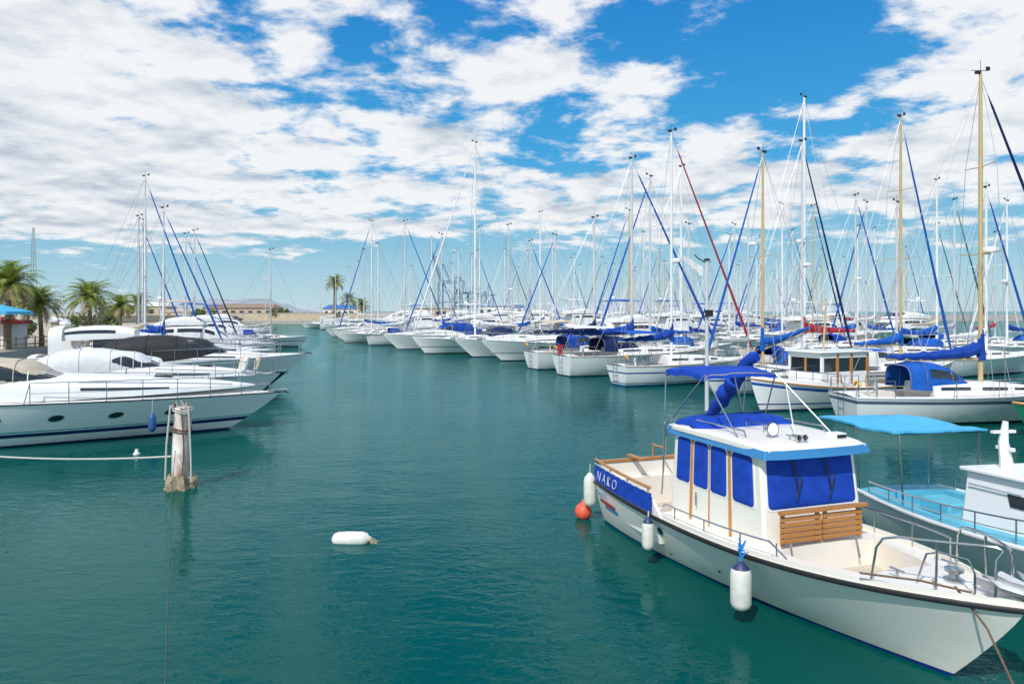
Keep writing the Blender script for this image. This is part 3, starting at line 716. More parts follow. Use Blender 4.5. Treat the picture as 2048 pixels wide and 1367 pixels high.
    m=M(); m.tube([(.5,1.02,.9),(.7,1.0,2.0),(2.25,.95,3.4)],.013,steel,6); m.tube([(1.6,1.0,1.1),(1.9,.97,3.05)],.012,steel,6); m.obj('canvas_strut',r)
    m=M()
    P=[h.edge(u,-1,.07,.07+.17*min(1,(u-.33)*30,(.70-u)*30)) for u in lin(.33,.70,22)]
    m.tube(P,.013,steel,6)
    for u in(.4,.5,.6,.68): m.tube([h.edge(u,-1,.07,.02),h.edge(u,-1,.07,.24)],.012,steel,6)
    m.cut()
    P=[h.edge(u,1,.07,.07+.26*min(1,(u-.33)*30)) for u in lin(.33,.8,22)]
    m.tube(P,.013,steel,6)
    for u in(.4,.5,.6,.7,.8): m.tube([h.edge(u,1,.07,.02),h.edge(u,1,.07,.33)],.012,steel,6)
    m.objs('side_rail',r)
    m=M()
    for sg in(-1,1):
        A=[h.edge(.825,sg,.13,0),h.edge(.832,sg,.14,.42),h.edge(.84,sg,.15,.53),h.edge(.86,sg,.15,.57)]
        A+=[h.edge(u,sg,.13,.57+.1*(u-.86)) for u in(.88,.91,.94,.965)]
        q=h.edge(.975,sg,.06,0); q2=A[-1]
        A+=[Vector((q2.x+.06,q2.y*.8,q2.z-.03)),Vector((q.x+.02,sg*.12,q2.z-.12)),Vector((q.x,sg*.12,q.z+.02))]
        m.tube(A,.015,steel,8)
        m.tube([h.edge(.905,sg,.11,0),h.edge(.905,sg,.13,.57)],.014,steel,6)
        if sg<0: m.tube([(6.55,sg*.28,1.02),(6.66,sg*.26,1.36),(6.8,sg*.24,1.42),(7.1,sg*.18,1.42),(7.16,sg*.16,1.3),(7.16,sg*.16,1.08)],.012,steel,6)
        m.cut()
    m.objs('pulpit',r)
    m=M(); m.lathe([(.11,0),(.11,.03),(.06,.05),(.05,.09),(.1,.12),(.1,.15),(.04,.17),(0,.17)],(6.72,.08,1.03),steel,20); m.box((6.72,.08,1.03),(.34,.34,.02),gel); m.obj('windlass',r)
    m=M(); m.box((7.35,.1,1.12),(.7,.1,.03),steel); m.box((7.35,.04,1.15),(.7,.012,.08),steel); m.box((7.35,.16,1.15),(.7,.012,.08),steel)
    m.tube([(6.95,.1,1.16),(7.75,.1,1.2)],.022,alu,6); 
    m.obj('bow_roller',r)
    m=M()
    for sg in(-1,1): m.add([(7.6,.1,1.22),(7.85,.1,1.16),(7.45,.1+sg*.28,1.24),(7.25,.1+sg*.24,1.3),(7.5,.1+sg*.06,1.26)],[(0,1,2),(0,2,3,4)],alu)
    m.tube([(7.8,.1,1.2),(7.25,.1,1.28)],.025,alu,6)
    an=m.obj('anchor',r)
    sm=an.modifiers.new('s','SOLIDIFY'); sm.thickness=.02
    m=M()
    for yy in(-.35,.45): m.tube([(6.35,yy,1.0),(6.35,yy,1.1)],.02,steel,6); m.tube([(6.25,yy,1.09),(6.45,yy,1.09)],.016,steel,6); m.cut()
    m.objs('cleat',r)
    m=M()
    ell(m,h.fn,.345,-.82,.012,.05,.01,steel,14); ell(m,h.fn,.345,-.82,.008,.035,.014,glass,14); m.cut()
    for u,t in((.53,-.6),(.36,-.52)): ell(m,h.fn,u,t,.004,.014,.01,black,10); m.cut()
    m.objs('through_hull_fitting',r)
    m=M(); g=off(h.fn,.008); m.grid(g,lin(.02,.12,6),lin(-.78,-.73,3),redp); m.cut(); m.grid(g,lin(.05,.13,6),lin(-.72,-.67,3),trimB); m.objs('colour_stripe',r)
    m=M(); m.box((-.25,0,.25),(.5,1.5,.06),teak); m.obj('swim_platform',r,bevel=.01)
    m=M(); m.tube([(5.9+.12*(1-.03*k)*math.cos(k*.6),.78+.12*(1-.03*k)*math.sin(k*.6),.86+.004*k) for k in range(32)],.012,rope,5); m.obj('coiled_line',r)
    return Matrix.Translation((2.6,14.57,0))@Matrix.Rotation(hd,4,'Z')
MB=main_boat()
def fender(p,l,rr,label,m1=fendW,m2=fendB,up=.3,line=rope):
    x,y,z=p; m=M()
    prof=[(.0,0),(rr*.5,.015),(rr*.85,.05),(rr,.1),(rr,l-.12),(rr*.85,l-.06),(rr*.45,l),(rr*.25,l+.03),(.0,l+.035)]
    m.lathe(prof,(0,0,0),m1,18,matf=lambda i:(m2 if i in(0,5,6,7) else None))
    o=m.obj('fender',None,(x,y,z),ang=60); tag(o,label,'fender','fenders hanging beside the boats')
    q=M(); q.tube([(0,0,l),(.01,.01,l+up)],.011,line,5)
    if line is ropeblue: 
        for k in range(6): q.tube([(0,0,l+.03+k*.03),(.06*math.sin(k*2),.05*math.cos(k*2),l+.1+k*.05),(0,0,l+.2)],.012,line,5)
    q.obj('fender_line',o)
    return o
def mloc(u,v,z): return MB@Vector((u,v,z))
fender(mloc(2.55,-1.39,.27),.5,.1,'white cylindrical fender with navy ends hanging on cream hull',up=.12)
fender(mloc(4.86,-1.37,.2),.6,.135,'fat white fender with navy top tied with blue rope',up=.24,line=ropeblue)
fender(mloc(-.12,-1.12,.28),.62,.12,'weathered white fender at the stern corner',m2=fendW,up=.2)
m=M(); m.lathe([(0,-.17),(.08,-.15),(.14,-.1),(.17,0),(.14,.1),(.08,.15),(.03,.18),(.03,.23),(0,.23)],(0,0,0),orange,18)
p=mloc(-.35,-1.15,.13); o=m.obj('buoy',None,p,ang=60); tag(o,'round orange red mooring buoy floating beside stern','buoy')
def ropeobj(pts,r_,mt,label,sag=0,n=14):
    a,b=Vector(pts[0]),Vector(pts[-1]); P=[]
    if len(pts)==2:
        for i in range(n): t=i/(n-1); q=a.lerp(b,t); q.z-=sag*4*t*(1-t); P.append(q)
    else: P=pts
    m=M(); m.tube(P,r_,mt,6); o=m.obj('mooring_rope'); tag(o,label,'rope','mooring ropes'); return o
a=mloc(7.0,-.25,1.12); ropeobj([a,a+Vector((.12,-.35,-.3)),a+Vector((.2,-.9,-1.0)),a+Vector((.25,-1.2,-1.6))],.012,ropeB,'rusty brown mooring line running down from the bow')
ropeobj([mloc(6.3,-.85,1.1),mloc(6.8,-.5,1.14),mloc(7.15,-.2,1.1)],.012,ropeB,'brown line lying across the foredeck')
# ------------------------------------------------------------------ awning skiff beside
def skiff():
    r=root('fishing_boat',(7.3,14.0,0),rad(-80),'small white fishing boat with sky blue awning and deck','fishing boat')
    h=Hull(6.6,2.3,.72,1.12,draft=.45,rake=.12,sw=.75,full=2.3,x0=0)
    h.build(r,hullW[0]); bp=mat('deck_sky_blue',(.12,.5,.66),.5,var=.2,scale=2)
    h.deck(r,bp,wells=[(.06,.3,.5,.3)],cam=.05,floor=bp); h.rub(r,gel,.035)
    m=M(); f=lambda u,t:Vector((-.8+2.15*u,-1.15+1.85*t,2.0-.02*math.cos(u*9)+.03*noise.noise(Vector((u*4,t*4,3)))+.02*noise.noise(Vector((u*9,t*9,5)))))
    m.grid(f,lin(0,1,24),lin(0,1,20),blueL)
    m.grid(lambda u,t:f(t,0)+Vector((0,0,-.035*u)),[0,1],lin(0,1,24),blueL); m.grid(lambda u,t:f(1,t)+Vector((0,0,-.035*u)),[0,1],lin(0,1,20),blueL)
    aw=m.obj('awning',r); m=M()
    for x_,y_ in((.1,-.95),(1.25,-.95),(.1,.62),(1.25,.62)): m.tube([(x_,y_*.9,.72),(x_,y_,1.98)],.018,steel,6)
    for y_ in(-1.07,.64): m.tube([(-.75,y_,1.965),(1.3,y_,1.965)],.014,steel,6)
    for x_ in(-.75,1.3): m.tube([(x_,-1.07,1.965),(x_,.64,1.965)],.014,steel,6)
    m.obj('frame',aw)
    m=M()
    a=[(2.35,-.72,.7),(4.3,-.66,.75),(4.3,.7,.75),(2.35,.78,.7)]; b=[(2.4,-.64,1.58),(3.6,-.58,1.62),(3.6,.64,1.62),(2.4,.7,1.58)]
    m.add(a+b,[(0,1,5,4),(1,2,6,5),(2,3,7,6),(3,0,4,7),(4,5,6,7)],gel)
    ca=m.obj('cabin',r,bevel=.03)
    m=M(); m.add([(2.34,-.73,1.58),(3.72,-.66,1.625),(3.72,.72,1.625),(2.34,.8,1.58),(2.34,-.73,1.64),(3.72,-.66,1.68),(3.72,.72,1.68),(2.34,.8,1.64)],[(0,1,5,4),(1,2,6,5),(2,3,7,6),(3,0,4,7),(4,5,6,7),(3,2,1,0)],gel); m.obj('cabin_roof',ca,bevel=.015)
    def qd(m,A,B_,C_,D_,a0,a1,b0,b1,n_):
        f=lambda s,t:(Vector(A).lerp(Vector(B_),s)).lerp(Vector(D_).lerp(Vector(C_),s),t)+Vector(n_)
        m.add([f(a0,b0),f(a1,b0),f(a1,b1),f(a0,b1)],[(0,1,2,3)],glass); m.cut()
    m=M()
    for sg,i0,i1 in((-1,0,1),(1,3,2)):
        qd(m,a[i0],a[i1],b[i1],b[i0],.55,.8,.56,.76,(0,sg*.012,0))
    qd(m,a[1],a[2],b[2],b[1],.1,.46,.5,.8,(.015,0,.01)); qd(m,a[1],a[2],b[2],b[1],.54,.9,.5,.8,(.015,0,.01))
    m.objs('window',ca)
    m=M(); m.tube([(2.5,-.70,1.4),(3.4,-.65,1.42)],.012,steel,5); m.obj('grab_rail',ca)
    m=M(); m.tube([(2.7,-.2,1.6),(2.62,-.2,2.05),(2.66,-.2,2.36)],[.1,.07,.04],gel,8); m.box((2.66,-.2,1.95),(.3,.06,.05),gel); m.box((2.62,-.2,2.2),(.06,.4,.04),gel); m.obj('mast_stub',ca)
    m=M(); m.lathe([(0,0),(.1,.02),(.12,.08),(0,.14)],(2.9,.2,1.66),gel,12); m.obj('lamp',ca)
    m=M()
    for sg in(-1,1):
        P=[h.edge(u,sg,.05,.22+.25*u) for u in lin(.06,.97,18)]; m.tube(P,.014,steel,6)
        P=[h.edge(u,sg,.05,.12+.12*u) for u in lin(.06,.97,18)]; m.tube(P,.010,steel,6)
        for u in lin(.06,.97,10): m.tube([h.edge(u,sg,.05,0),h.edge(u,sg,.05,.22+.25*u)],.012,steel,5)
        m.cut()
    m.objs('railing',r)
    m=M(); m.box((1.0,.2,.62),(.7,.5,.24),bp); m.obj('engine_box',r,bevel=.03)
    return r
skiff()
# ------------------------------------------------------------------ piling with ropes, float
m=M()
pm=mat('piling_paint',(.86,.84,.8),.6,var=.1,scale=3.5,col2=(.45,.24,.14),bump=.01,bscale=14,stretch=(1,1,.4),dirt=(.2,.9,(.3,.15,.08)))
weed=mat('mussel_weed',(.16,.12,.07),.9,col2=(.45,.38,.26),scale=12,bump=.03,bscale=25)
gp=lambda u,t:(lambda a,z:Vector(((.18+.02*math.sin(3*a+z*4)+.012*noise.noise(Vector((a,z*3,0))))*math.cos(a)+.03*z,(.18+.02*math.sin(3*a+z*4))*math.sin(a),z)))(t*2*math.pi,-.6+2.45*u)
m.grid(gp,lin(0,1,24),lin(0,1,25),pm); m.poly([gp(1,t) for t in lin(0,1,25)[:-1]],pm)
pile=m.obj('mooring_post',None,(-7.62,17.0,0)); tag(pile,'weathered white wooden mooring post wrapped with old ropes','mooring post')
m=M()
def wd(u,t):
    a=t*2*math.pi; z=-.15+.45*u; n_=noise.noise(Vector((math.cos(a)*2,math.sin(a)*2,z*4)))*.14
    return Vector(((.39*(1-u*.4)+n_)*math.cos(a),(.39*(1-u*.4)+n_)*math.sin(a),z+n_*.6))
m.grid(wd,lin(0,1,10),lin(0,1,28),weed); m.obj('mussel_growth',pile)
m=M()
for k in range(3):
    a0=k*2.1+.9; rr=.2
    m.tube([(rr*math.cos(a0+.25*math.sin(z*2))+.03*z,rr*math.sin(a0+.25*math.sin(z*2)),z) for z in lin(.1,1.85,10)],.014,[ropeB,rope][k%2],5)
for z in(1.3,1.36,1.75,1.8): m.tube([((.21)*math.cos(a)+.03*z,.21*math.sin(a),z+.03*math.sin(a*2)) for a in lin(0,6.28,21)[:-1]],.018,ropeB if z<1.4 else rope,5,close=True)
m.tube([(-.18,-.1,1.9),(-.25,-.15,1.0),(-.3,-.1,.2)],.02,rope,6); m.tube([(.24,-.12,1.85),(.3,-.15,.9),(.3,-.1,.15)],.02,rope,6)
for k in range(5): m.tube([(.1*math.cos(k*1.3),.1*math.sin(k*1.3),1.85),(.14*math.cos(k*1.3),.14*math.sin(k*1.3),1.94+.02*k),(.2*math.cos(k*1.3+.5),.2*math.sin(k*1.3+.5),1.85)],.016,ropeB if k%2 else rope,5)
m.obj('rope_wrap',pile)
ropeobj([(-7.8,17,.72),(-15,19.5,.35)],.022,rope,'white line stretched from the post to the yacht',.12)
ropeobj([(-7.62,16.75,.9),(-7.5,16.3,.004),(-3.3,7,.004)],.007,ropeW,'thin wet line trailing through the water from the post')
def flt(x,y,rz,l,label):
    m=M(); prof=[(0,-.5),(.06,-.49),(.13,-.44),(.17,-.34),(.18,0),(.17,.3),(.14,.42),(.07,.48),(.05,.54),(0,.55)]
    m.lathe([(r_*.75,z*l) for r_,z in prof],(0,0,0),fendW,18,axis=(1,0,.04))
    o=m.obj('float',None,(x,y,.05),(0,0,rz),ang=60); tag(o,label,'float')
    m=M()
    for k in range(9): m.lathe([(0,-.05),(.04,-.02),(.045,.02),(0,.05)],(.36*l/.65+.03*k*.4,.05*math.sin(k*2),-.02-.01*k),weed,7)
    m.obj('weed_clump',o)
flt(-2.83,13.0,-.08,.68,'scuffed white plastic float with dark weed at one end')
m=M(); m.lathe([(0,-.1),(.1,-.06),(.12,.04),(.06,.12),(.05,.2),(0,.2)],(0,0,0),fendW,14); o=m.obj('buoy',None,(-10.6,20.9,.0)); o.scale=(.8,.8,.8); tag(o,'small white mooring buoy floating by the yacht hull','buoy')
# ------------------------------------------------------------------ LEFT YACHTS
hullY=mat('hull_white_yacht',(.88,.88,.87),.2,var=.04,scale=.8,stripes=[(-2,.06,navy),(.3,.42,navy),(.45,.49,(.02,.4,.4))],dirt=(.05,.35,(.7,.7,.62)),coat=.5)
motoryacht(-13.9,23.66,24,12.5,1.35,1.2,'white sports yacht with navy and teal waterline stripes and beige cover',hullY,beigeC,'soft','sport',False,4,portr=.017)
fender(Vector((-11.05,22.72,.35)),.55,.11,'navy blue fender hanging on the white yacht hull',fendBl,fendBl,up=.45)
motoryacht(-15.2,31.2,24,10.5,1.15,1.3,'white motor yacht under pale cockpit cover with fenders on deck',hullW[0],whiteC,'soft','sport',False,2,cs=.06)
hullK=mat('hull_white_black',W,.18,var=.03,scale=.8,stripes=[(-2,.85,(.012,.012,.014))],coat=.6)
motoryacht(-17.3,38.2,22,13,1.45,1.75,'white and black sports yacht with black cockpit canvas',hullK,blackC,'soft','sport',False,0,cs=.2,hardtop=False)
motoryacht(-20.6,43.5,20,13,1.5,1.7,'white motor yacht with hardtop and raised radar arch',hullW[0],whiteC,'none','sport',True,3,hardtop=True)
motoryacht(-23,51,20,11,1.3,1.5,'white motor boat with pale hull among yachts',hullW[1],whiteC,'soft','sport',False,2)
sailboat(-27.5,57,20,10,12,'white sailing yacht with furled blue headsail at the quay',whitem,blueS,blueM,blueS)
for i,(x_,y_) in enumerate(((-11.6,32.2),(-11.2,32.6),(-11.9,32.7))):
    m=M(); m.lathe([(0,-.35),(.12,-.3),(.15,0),(.12,.3),(0,.35)],(0,0,0),beigeC if i else whiteC,12,axis=(.2,.3,1)); o=m.obj('fender',None,(x_,y_,1.75)); tag(o,'old fender lashed to the bow rail','fender','fenders lashed to the bow rail')
for a in((-33.2,65.5,16,20,whitem,blueM),(-35.8,69.7,13,20,alu,blueM),(-35.8,73,13,200,whitem,None),(-35,78,12.2,20,whitem,blueM),(-32.8,75,12.2,20,whitem,blueD),(-28,84,11,20,alu,None)):
    sailboat(a[0],a[1],a[3],11 if a[2]>14 else 9.5,a[2],'white sailing yacht berthed at the palm lined quay',a[4],R.choice([blueS,blueM,beigeC]),a[5],blueS,tier=2)
for i,(x_,y_) in enumerate(((-25,62),(-27,68),(-29.5,74),(-33,85),(-36,93),(-39,103),(-42,113),(-46,124))):
    motoryacht(x_,y_,20,9+R.random()*3,1.1,1.35,'white motor boat berthed at the palm lined quay',R.choice(hullW[:4]),R.choice([blueM,whiteC,greyC,beigeC]),'bimini' if i%2 else 'soft','sport' if i%3 else 'fly',False,2)
# ------------------------------------------------------------------ RIGHT HERO BOATS
hullG=mat('hull_white_greyband',W,.25,var=.05,stripes=[(-2,.1,(.03,.04,.06)),(.78,.9,(.1,.13,.2))],dirt=(.1,.5,(.6,.58,.5)),coat=.4)
sailboat(17.0,27.3,3,9.9,12.8,'white sailing yacht with golden mast and dark blue canvas',gold,blueS,blueD,blueM,hullG,ms=.53,B=3.1,radar=True)
sailboat(12.9,36.9,204,8.5,11.9,'white sailing yacht with golden mast and blue furled headsail',gold,blueM,blueM,blueM,hullW[3],boomup=1.0)
sailboat(20.6,40,23,9.5,14.6,'white sailing yacht with tall golden mast behind trawler',gold,blueM,blueM,whiteC)
sailboat(10,42,23,9.5,14.1,'white sailing yacht with dark red furled headsail and blue bimini',whitem,blueS,redC,None,hullW[3],ms=.38,bimini=blueM,radar=True,fz=1.1)
sailboat(8.6,48.7,23,12,14,'white cruising yacht with sugar scoop stern and small red panel',alu,blueS,blueM,blueD,hullW[0],ms=.43,bimini=whiteC,accent=redC,fz=1.25)
sailboat(6.6,54,23,11.5,10.8,'white sailing yacht with dark blue sail cover and hood',alu,blueD,None,blueS,hullW[0],ms=.44,fz=1.2)
motoryacht(3.2,61.8,203,12.5,1.4,1.8,'white sports cruiser with dark side windows and beige canvas',hullW[1],beigeC,'soft','sport',True,2,strip=True)
motoryacht(.4,67,203,12,1.3,1.7,'white sports cruiser with teak trimmed deck and canvas',hullW[0],beigeC,'bimini','sport',True,2)
sailboat(-3.6,72.3,201,12.5,20.5,'large white sailing yacht with very tall white mast',whitem,whiteC,whiteC,blueD,hullW[1],ms=.5)
motoryacht(-8.5,80,201,11,1.4,1.7,'white motor yacht with dark blue cockpit canopy',hullW[0],blueS,'soft','sport',False,0,strip=True)
sailboat(-12.6,90.5,23,10,15,'white sailing yacht with blue furled headsail on channel edge',alu,whiteC,blueM,blueS,tier=2,ms=.45)
sailboat(-18,98,201,10,15.9,'white sailing yacht with blue headsail at the channel edge',whitem,blueM,blueM,None,hullW[2],tier=2)
sailboat(-21,108,201,10,13,'white sailing yacht with red waterline at the channel end',alu,blueS,None,None,hullW[2],tier=2)
motoryacht(-25.5,119,201,9,1,1.3,'small white motor boat with red bottom paint',hullW[2],whiteC,'soft','sport',False,0)
placed=[]
for (x_,y_,mh2,ma,jb,hd) in ((17.2,45,14.4,alu,blueD,23),(20.5,50.4,18.5,whitem,None,203),(10.8,55,14,alu,blueM,203),(12.7,58,15.4,whitem,None,23),(-.9,77,13,alu,None,23),(1.5,84,12,alu,blueM,23),(5,76,11.8,alu,blueM,203),(29,63.5,14,alu,blueM,23),(33,68,14,alu,blueM,203),(31.7,56,14,whitem,None,23),(39,66,14,alu,greenC,23),(40.9,60.5,13,whitem,whiteC,203),(28,70,14,gold,blueD,23),(23.7,77,13,alu,blueM,203),(30,47.5,12,whitem,blueM,23),(27,51,11.5,alu,None,203)):
    cv=R.choice([blueS,blueM,blueM,greyC,whiteC,None])
    if abs(x_-20.5)<.1: cv=redC
    sailboat(x_,y_,hd,R.uniform(9.5,11.5) if cv is not redC else 13,mh2,'white sailing yacht with dark red sail cover in inner berths' if cv is redC else 'white sailing yacht in the crowded inner berths',ma,cv,jb,R.choice([blueS,whiteC,blueM,None,greenC]),tier=1 if cv is redC else 2,radar=R.random()<.3,mizzen=(abs(x_-17.2)<.1),hullm=R.choice(hullW[:4]))
    placed.append((x_,y_))
placed+=[(20.6,40),(8.8,48.9),(6.6,53.6),(3.2,61.8),(.4,66.8),(-3.6,72.3),(-8.5,80),(-12.6,90.5),(-18,98),(-21,108),(-25.5,119)]
def trawler():
    r=root('trawler',(12.9,31.2,0),rad(205),'white wooden fishing boat with blue sheer stripe and varnished wheelhouse','fishing boat')
    hm=mat('hull_trawler',W,.3,var=.06,stripes=[(-2,.08,(.02,.03,.1)),(.27,.33,(.02,.05,.3))],dirt=(.1,.4,(.64,.62,.52)))
    h=Hull(7.4,2.5,.82,1.35,draft=.6,rake=.1,sw=.7,full=2.6,midp=.45,pb=.8)
    h.build(r,hm,topband=mat('band_blue',(.02,.1,.42),.35)); h.deck(r,deckw,wells=[(.04,.22,.5,.15)]); h.rub(r,wood,.035)
    m=M()
    for sg in(-1,1): m.grid(lambda u,t:h.edge(u,sg,.02,t*.18),lin(.4,1,20),[0,1],gel)
    m.obj('bulwark',r)
    m=M(); x0,x1=-1.9,.7; z0,z1=.85,2.3
    for xx in(x0,-.95,-.15,x1):
        for yy in(-.85,.85): m.box((xx,yy,(z0+z1)/2),(.14,.09,z1-z0),wood if xx<0 else gel)
    for yy in(-.85,.85): m.box(((x0+x1)/2,yy,1.2),(x1-x0,.08,.7),gel); m.box(((x0+x1)/2,yy,2.22),(x1-x0,.08,.2),gel)
    for xx in(x0,x1): m.box((xx,0,1.2),(.08,1.7,.7),gel); m.box((xx,0,2.22),(.08,1.7,.2),gel); m.box((xx,0,1.85),(.07,.1,.6),wood)
    wh=m.obj('wheelhouse',r,bevel=.01)
    m=M()
    for yy in(-.83,.83): m.box(((x0+x1)/2,yy,1.83),(x1-x0,.02,.6),glass); m.cut()
    for xx in(x0+.01,x1-.01): m.box((xx,0,1.83),(.02,1.6,.6),glass); m.cut()
    m.objs('window',wh)
    m=M(); m.box(((x0+x1)/2,0,2.37),(x1-x0+.4,2.0,.08),gel); m.obj('roof',wh,bevel=.03)
    m=M(); m.grid(lambda u,t:Vector((-3.5+1.5*u,-.95+1.9*t,2.4-.1*abs(t-.5))),lin(0,1,5),lin(0,1,7),blueM); m.obj('awning',wh)
    m=M(); m.tube([(-.3,0,2.4),(-.5,0,4.6)],[.05,.03],gold,7); m.tube([(-.5,-.5,3.8),(-.5,.5,3.8)],.02,gold,5); m.tube([(-.5,0,4.6),(3.5,0,1.5)],.01,wire,4); m.obj('mast',r)
    h.railing(r,.5,.97,.55,k=6,r=.018)
    m=M(); m.box((2.0,0,1.15),(.8,.8,.25),wood); m.obj('fore_hatch',r,bevel=.02)
    m=M(); m.tube([(-2.3,.5,1.1),(-2.3,.5,2.7)],.03,steel,6);m.obj('exhaust_pipe',r)
trawler()
def greenboat():
    r=root('work_boat',(19.7,23.7,0),rad(176),'green wooden work boat with metal ladder','work boat')
    h=Hull(7,2.2,.7,1.1,draft=.5,sw=.7)
    h.build(r,mat('hull_green',(.01,.2,.1),.35,var=.2,stripes=[(-2,.1,(.3,.03,.02))])); h.deck(r,deckw,wells=[(.1,.6,.3,.15)]); h.rub(r,wood,.04)
    m=M()
    for yy in(2.6,2.95): m.tube([(yy,1.25,.1),(yy,1.0,1.25)],.02,steel,5)
    for k in range(4): m.tube([(2.6,1.2-.05*k,.3+.25*k),(2.95,1.2-.05*k,.3+.25*k)],.018,steel,5)
    m.obj('ladder',r)
    m=M(); m.box((2.2,0,1.15),(.7,.6,.3),orange); m.obj('fish_crate',r,bevel=.03)
    m=M()
    m.box((-.5,0,1.3),(1.6,1.3,1.2),gel); c=m.obj('wheelhouse',r,bevel=.05)
    m=M(); m.box((-.5,0,1.6),(1.62,1.0,.4),glass); m.box((-.5,0,1.6),(1.2,1.32,.4),glass); m.obj('window',c)
greenboat()
m=M(); m.tube([(0,0,-1),(0,0,6.1)],[.09,.07],alu,12); m.tube([(0,0,6.0),(-.35,0,6.2),(-.5,0,6.35)],.025,black,6); 
po=m.obj('lamp_post',None,(7.95,30.2,0)); tag(po,'grey steel post standing in water with small lamp','lamp post')
m=M(); m.box((0,0,6.15),(.2,.2,.08),black); m.obj('cap',po)
m=M(); m.box((.06,-.12,3.95),(.3,.18,.24),black); m.box((.06,-.12,4.08),(.34,.22,.04),black); m.obj('lamp',po,bevel=.02)
m=M(); f=lambda u,t:Vector((-.15-.8*u,.06*math.sin(u*7+t),5.85-.42*t*(1-u*.5)+.5*u)); m.grid(f,lin(0,1,12),lin(0,1,6),whiteC); fl=m.obj('flag',po)
# ------------------------------------------------------------------ prototypes & copies
def tree_copy(src,loc,head,sc,label,group):
    r2=src.copy(); COL.objects.link(r2); r2.location=loc; r2.rotation_euler=(0,0,rad(head)); r2.scale=(sc,sc,sc*R.uniform(.92,1.08)); r2['label']=label; r2['group']=group
    def rec(a,b):
        for c in a.children:
            k=c.copy(); COL.objects.link(k); k.parent=b; rec(c,k)
    rec(src,r2); return r2
bpy.context.view_layer.update()
def rowx(D): return 17-.42*(D-27) if D<70 else -1-.42*(D-70)
jobs=[]
def ok(x,y):
    for a,b in placed:
        dx,dy=x-a,y-b
        u=dx*.92+dy*.39; v=-dx*.39+dy*.92
        if abs(u)<10.5 and abs(v)<4.0: return False
    return True
for offx,dmin,dmax,hd in ((0,72,118,201),(14,44,150,23),(40,66,165,203),(52,76,180,23),(80,115,200,203),(94,135,230,23),(122,175,240,203)):
    Dd=dmin
    while Dd<dmax:
        x_=rowx(Dd)+offx+R.uniform(-.8,.8)
        if -40<x_<.72*Dd and ok(x_,Dd): jobs.append((x_,Dd,hd)); placed.append((x_,Dd))
        Dd+=R.uniform(4.3,5.4)
protos=[]
LB='white sailing yacht in the crowded marina berths'
specs=[(10,13,alu,blueM,blueM,blueM,hullW[0]),(11,14.5,whitem,whiteC,None,greyC,hullW[1]),(9,11.5,alu,blueS,whiteC,None,hullW[2]),(10.5,14,gold,whiteC,blueM,whiteC,hullW[3]),(12,16.5,whitem,whiteC,whiteC,greyC,hullW[0]),(9.5,12,alu,redC,whiteC,blueM,hullW[4]),(10,12.5,alu,beigeC,greenC,greenC,hullW[2])]
for i,(x_,D_,hd) in enumerate(jobs):
    k=i%10
    if k in(3,8):
        key='m'+str(k)
    else: key='s'+str([0,1,2,0,3,4,5,6,0,1][k])
    pr=dict(protos).get(key)
    hd2=hd+R.uniform(-3,3)+(180 if R.random()<.3 else 0)
    if pr is None:
        if key[0]=='m': pr,_=motoryacht(x_,D_,hd2,11 if k==3 else 13,1.25,1.6,'white motor yacht with flybridge among the sailing yachts',hullW[0],[blueM,whiteC][k==8],'soft','fly',False,2)
        else:
            s=specs[int(key[1])]; pr=sailboat(x_,D_,hd2,s[0],s[1],LB,s[2],s[3],s[4],s[5],s[6],tier=2)
        protos.append((key,pr)); bpy.context.view_layer.update()
    else:
        tree_copy(pr,(x_,D_,0),hd2,R.uniform(.88,1.12),pr['label'],pr['group'])
for (x_,y_,L_) in ((-14,150,18),(-6,158,20),(-24,165,16),(2,165,17),(-30,185,15),(14,170,18)):
    motoryacht(x_,y_,185+R.uniform(-10,10),L_,1.8,2.4,'large white flybridge motor yacht near the commercial quay',gel,whiteC,'soft','fly',False,0)
for (x_,y_,mm) in ((-37,165,14),(-46,180,13),(-42,205,17),(-30,200,15),(-52,215,15),(-8,135,14),(-12,142,15),(0,140,13)):
    pr=protos[1][1] if protos[1][0][0]=='s' else protos[0][1]
    tree_copy(pr,(x_,y_,0),R.choice([10,190]),mm/14,'distant white sailing yacht moored along the far quay','sailing yachts moored in the marina')
# ------------------------------------------------------------------ DOCKS
conc=mat('concrete',(.45,.43,.39),.85,var=.25,scale=.6,bump=.01,bscale=5)
for o_ in (7.5,46,87):
    d0,d1=(30,122) if o_<10 else (60,175) if o_<50 else (110,240)
    m=M(); a=Vector((rowx(d0)+o_,d0,.45)); b=Vector((rowx(d1)+o_,d1,.45)); c=(a+b)/2; dv=b-a
    m.box(c,(dv.length,2.2,.3),teak,rz=math.atan2(dv.y,dv.x))
    o=m.obj('pontoon'); tag(o,'long weathered timber pontoon between boat berths','pontoon','marina pontoons')
    m=M()
    for i in range(int(dv.length/12)):
        q=a+dv*(i/int(dv.length/12)); m.tube([(q.x+1,q.y,-1),(q.x+1,q.y,2)],.15,alu,8); m.cut()
    m.objs('support_pile',o)
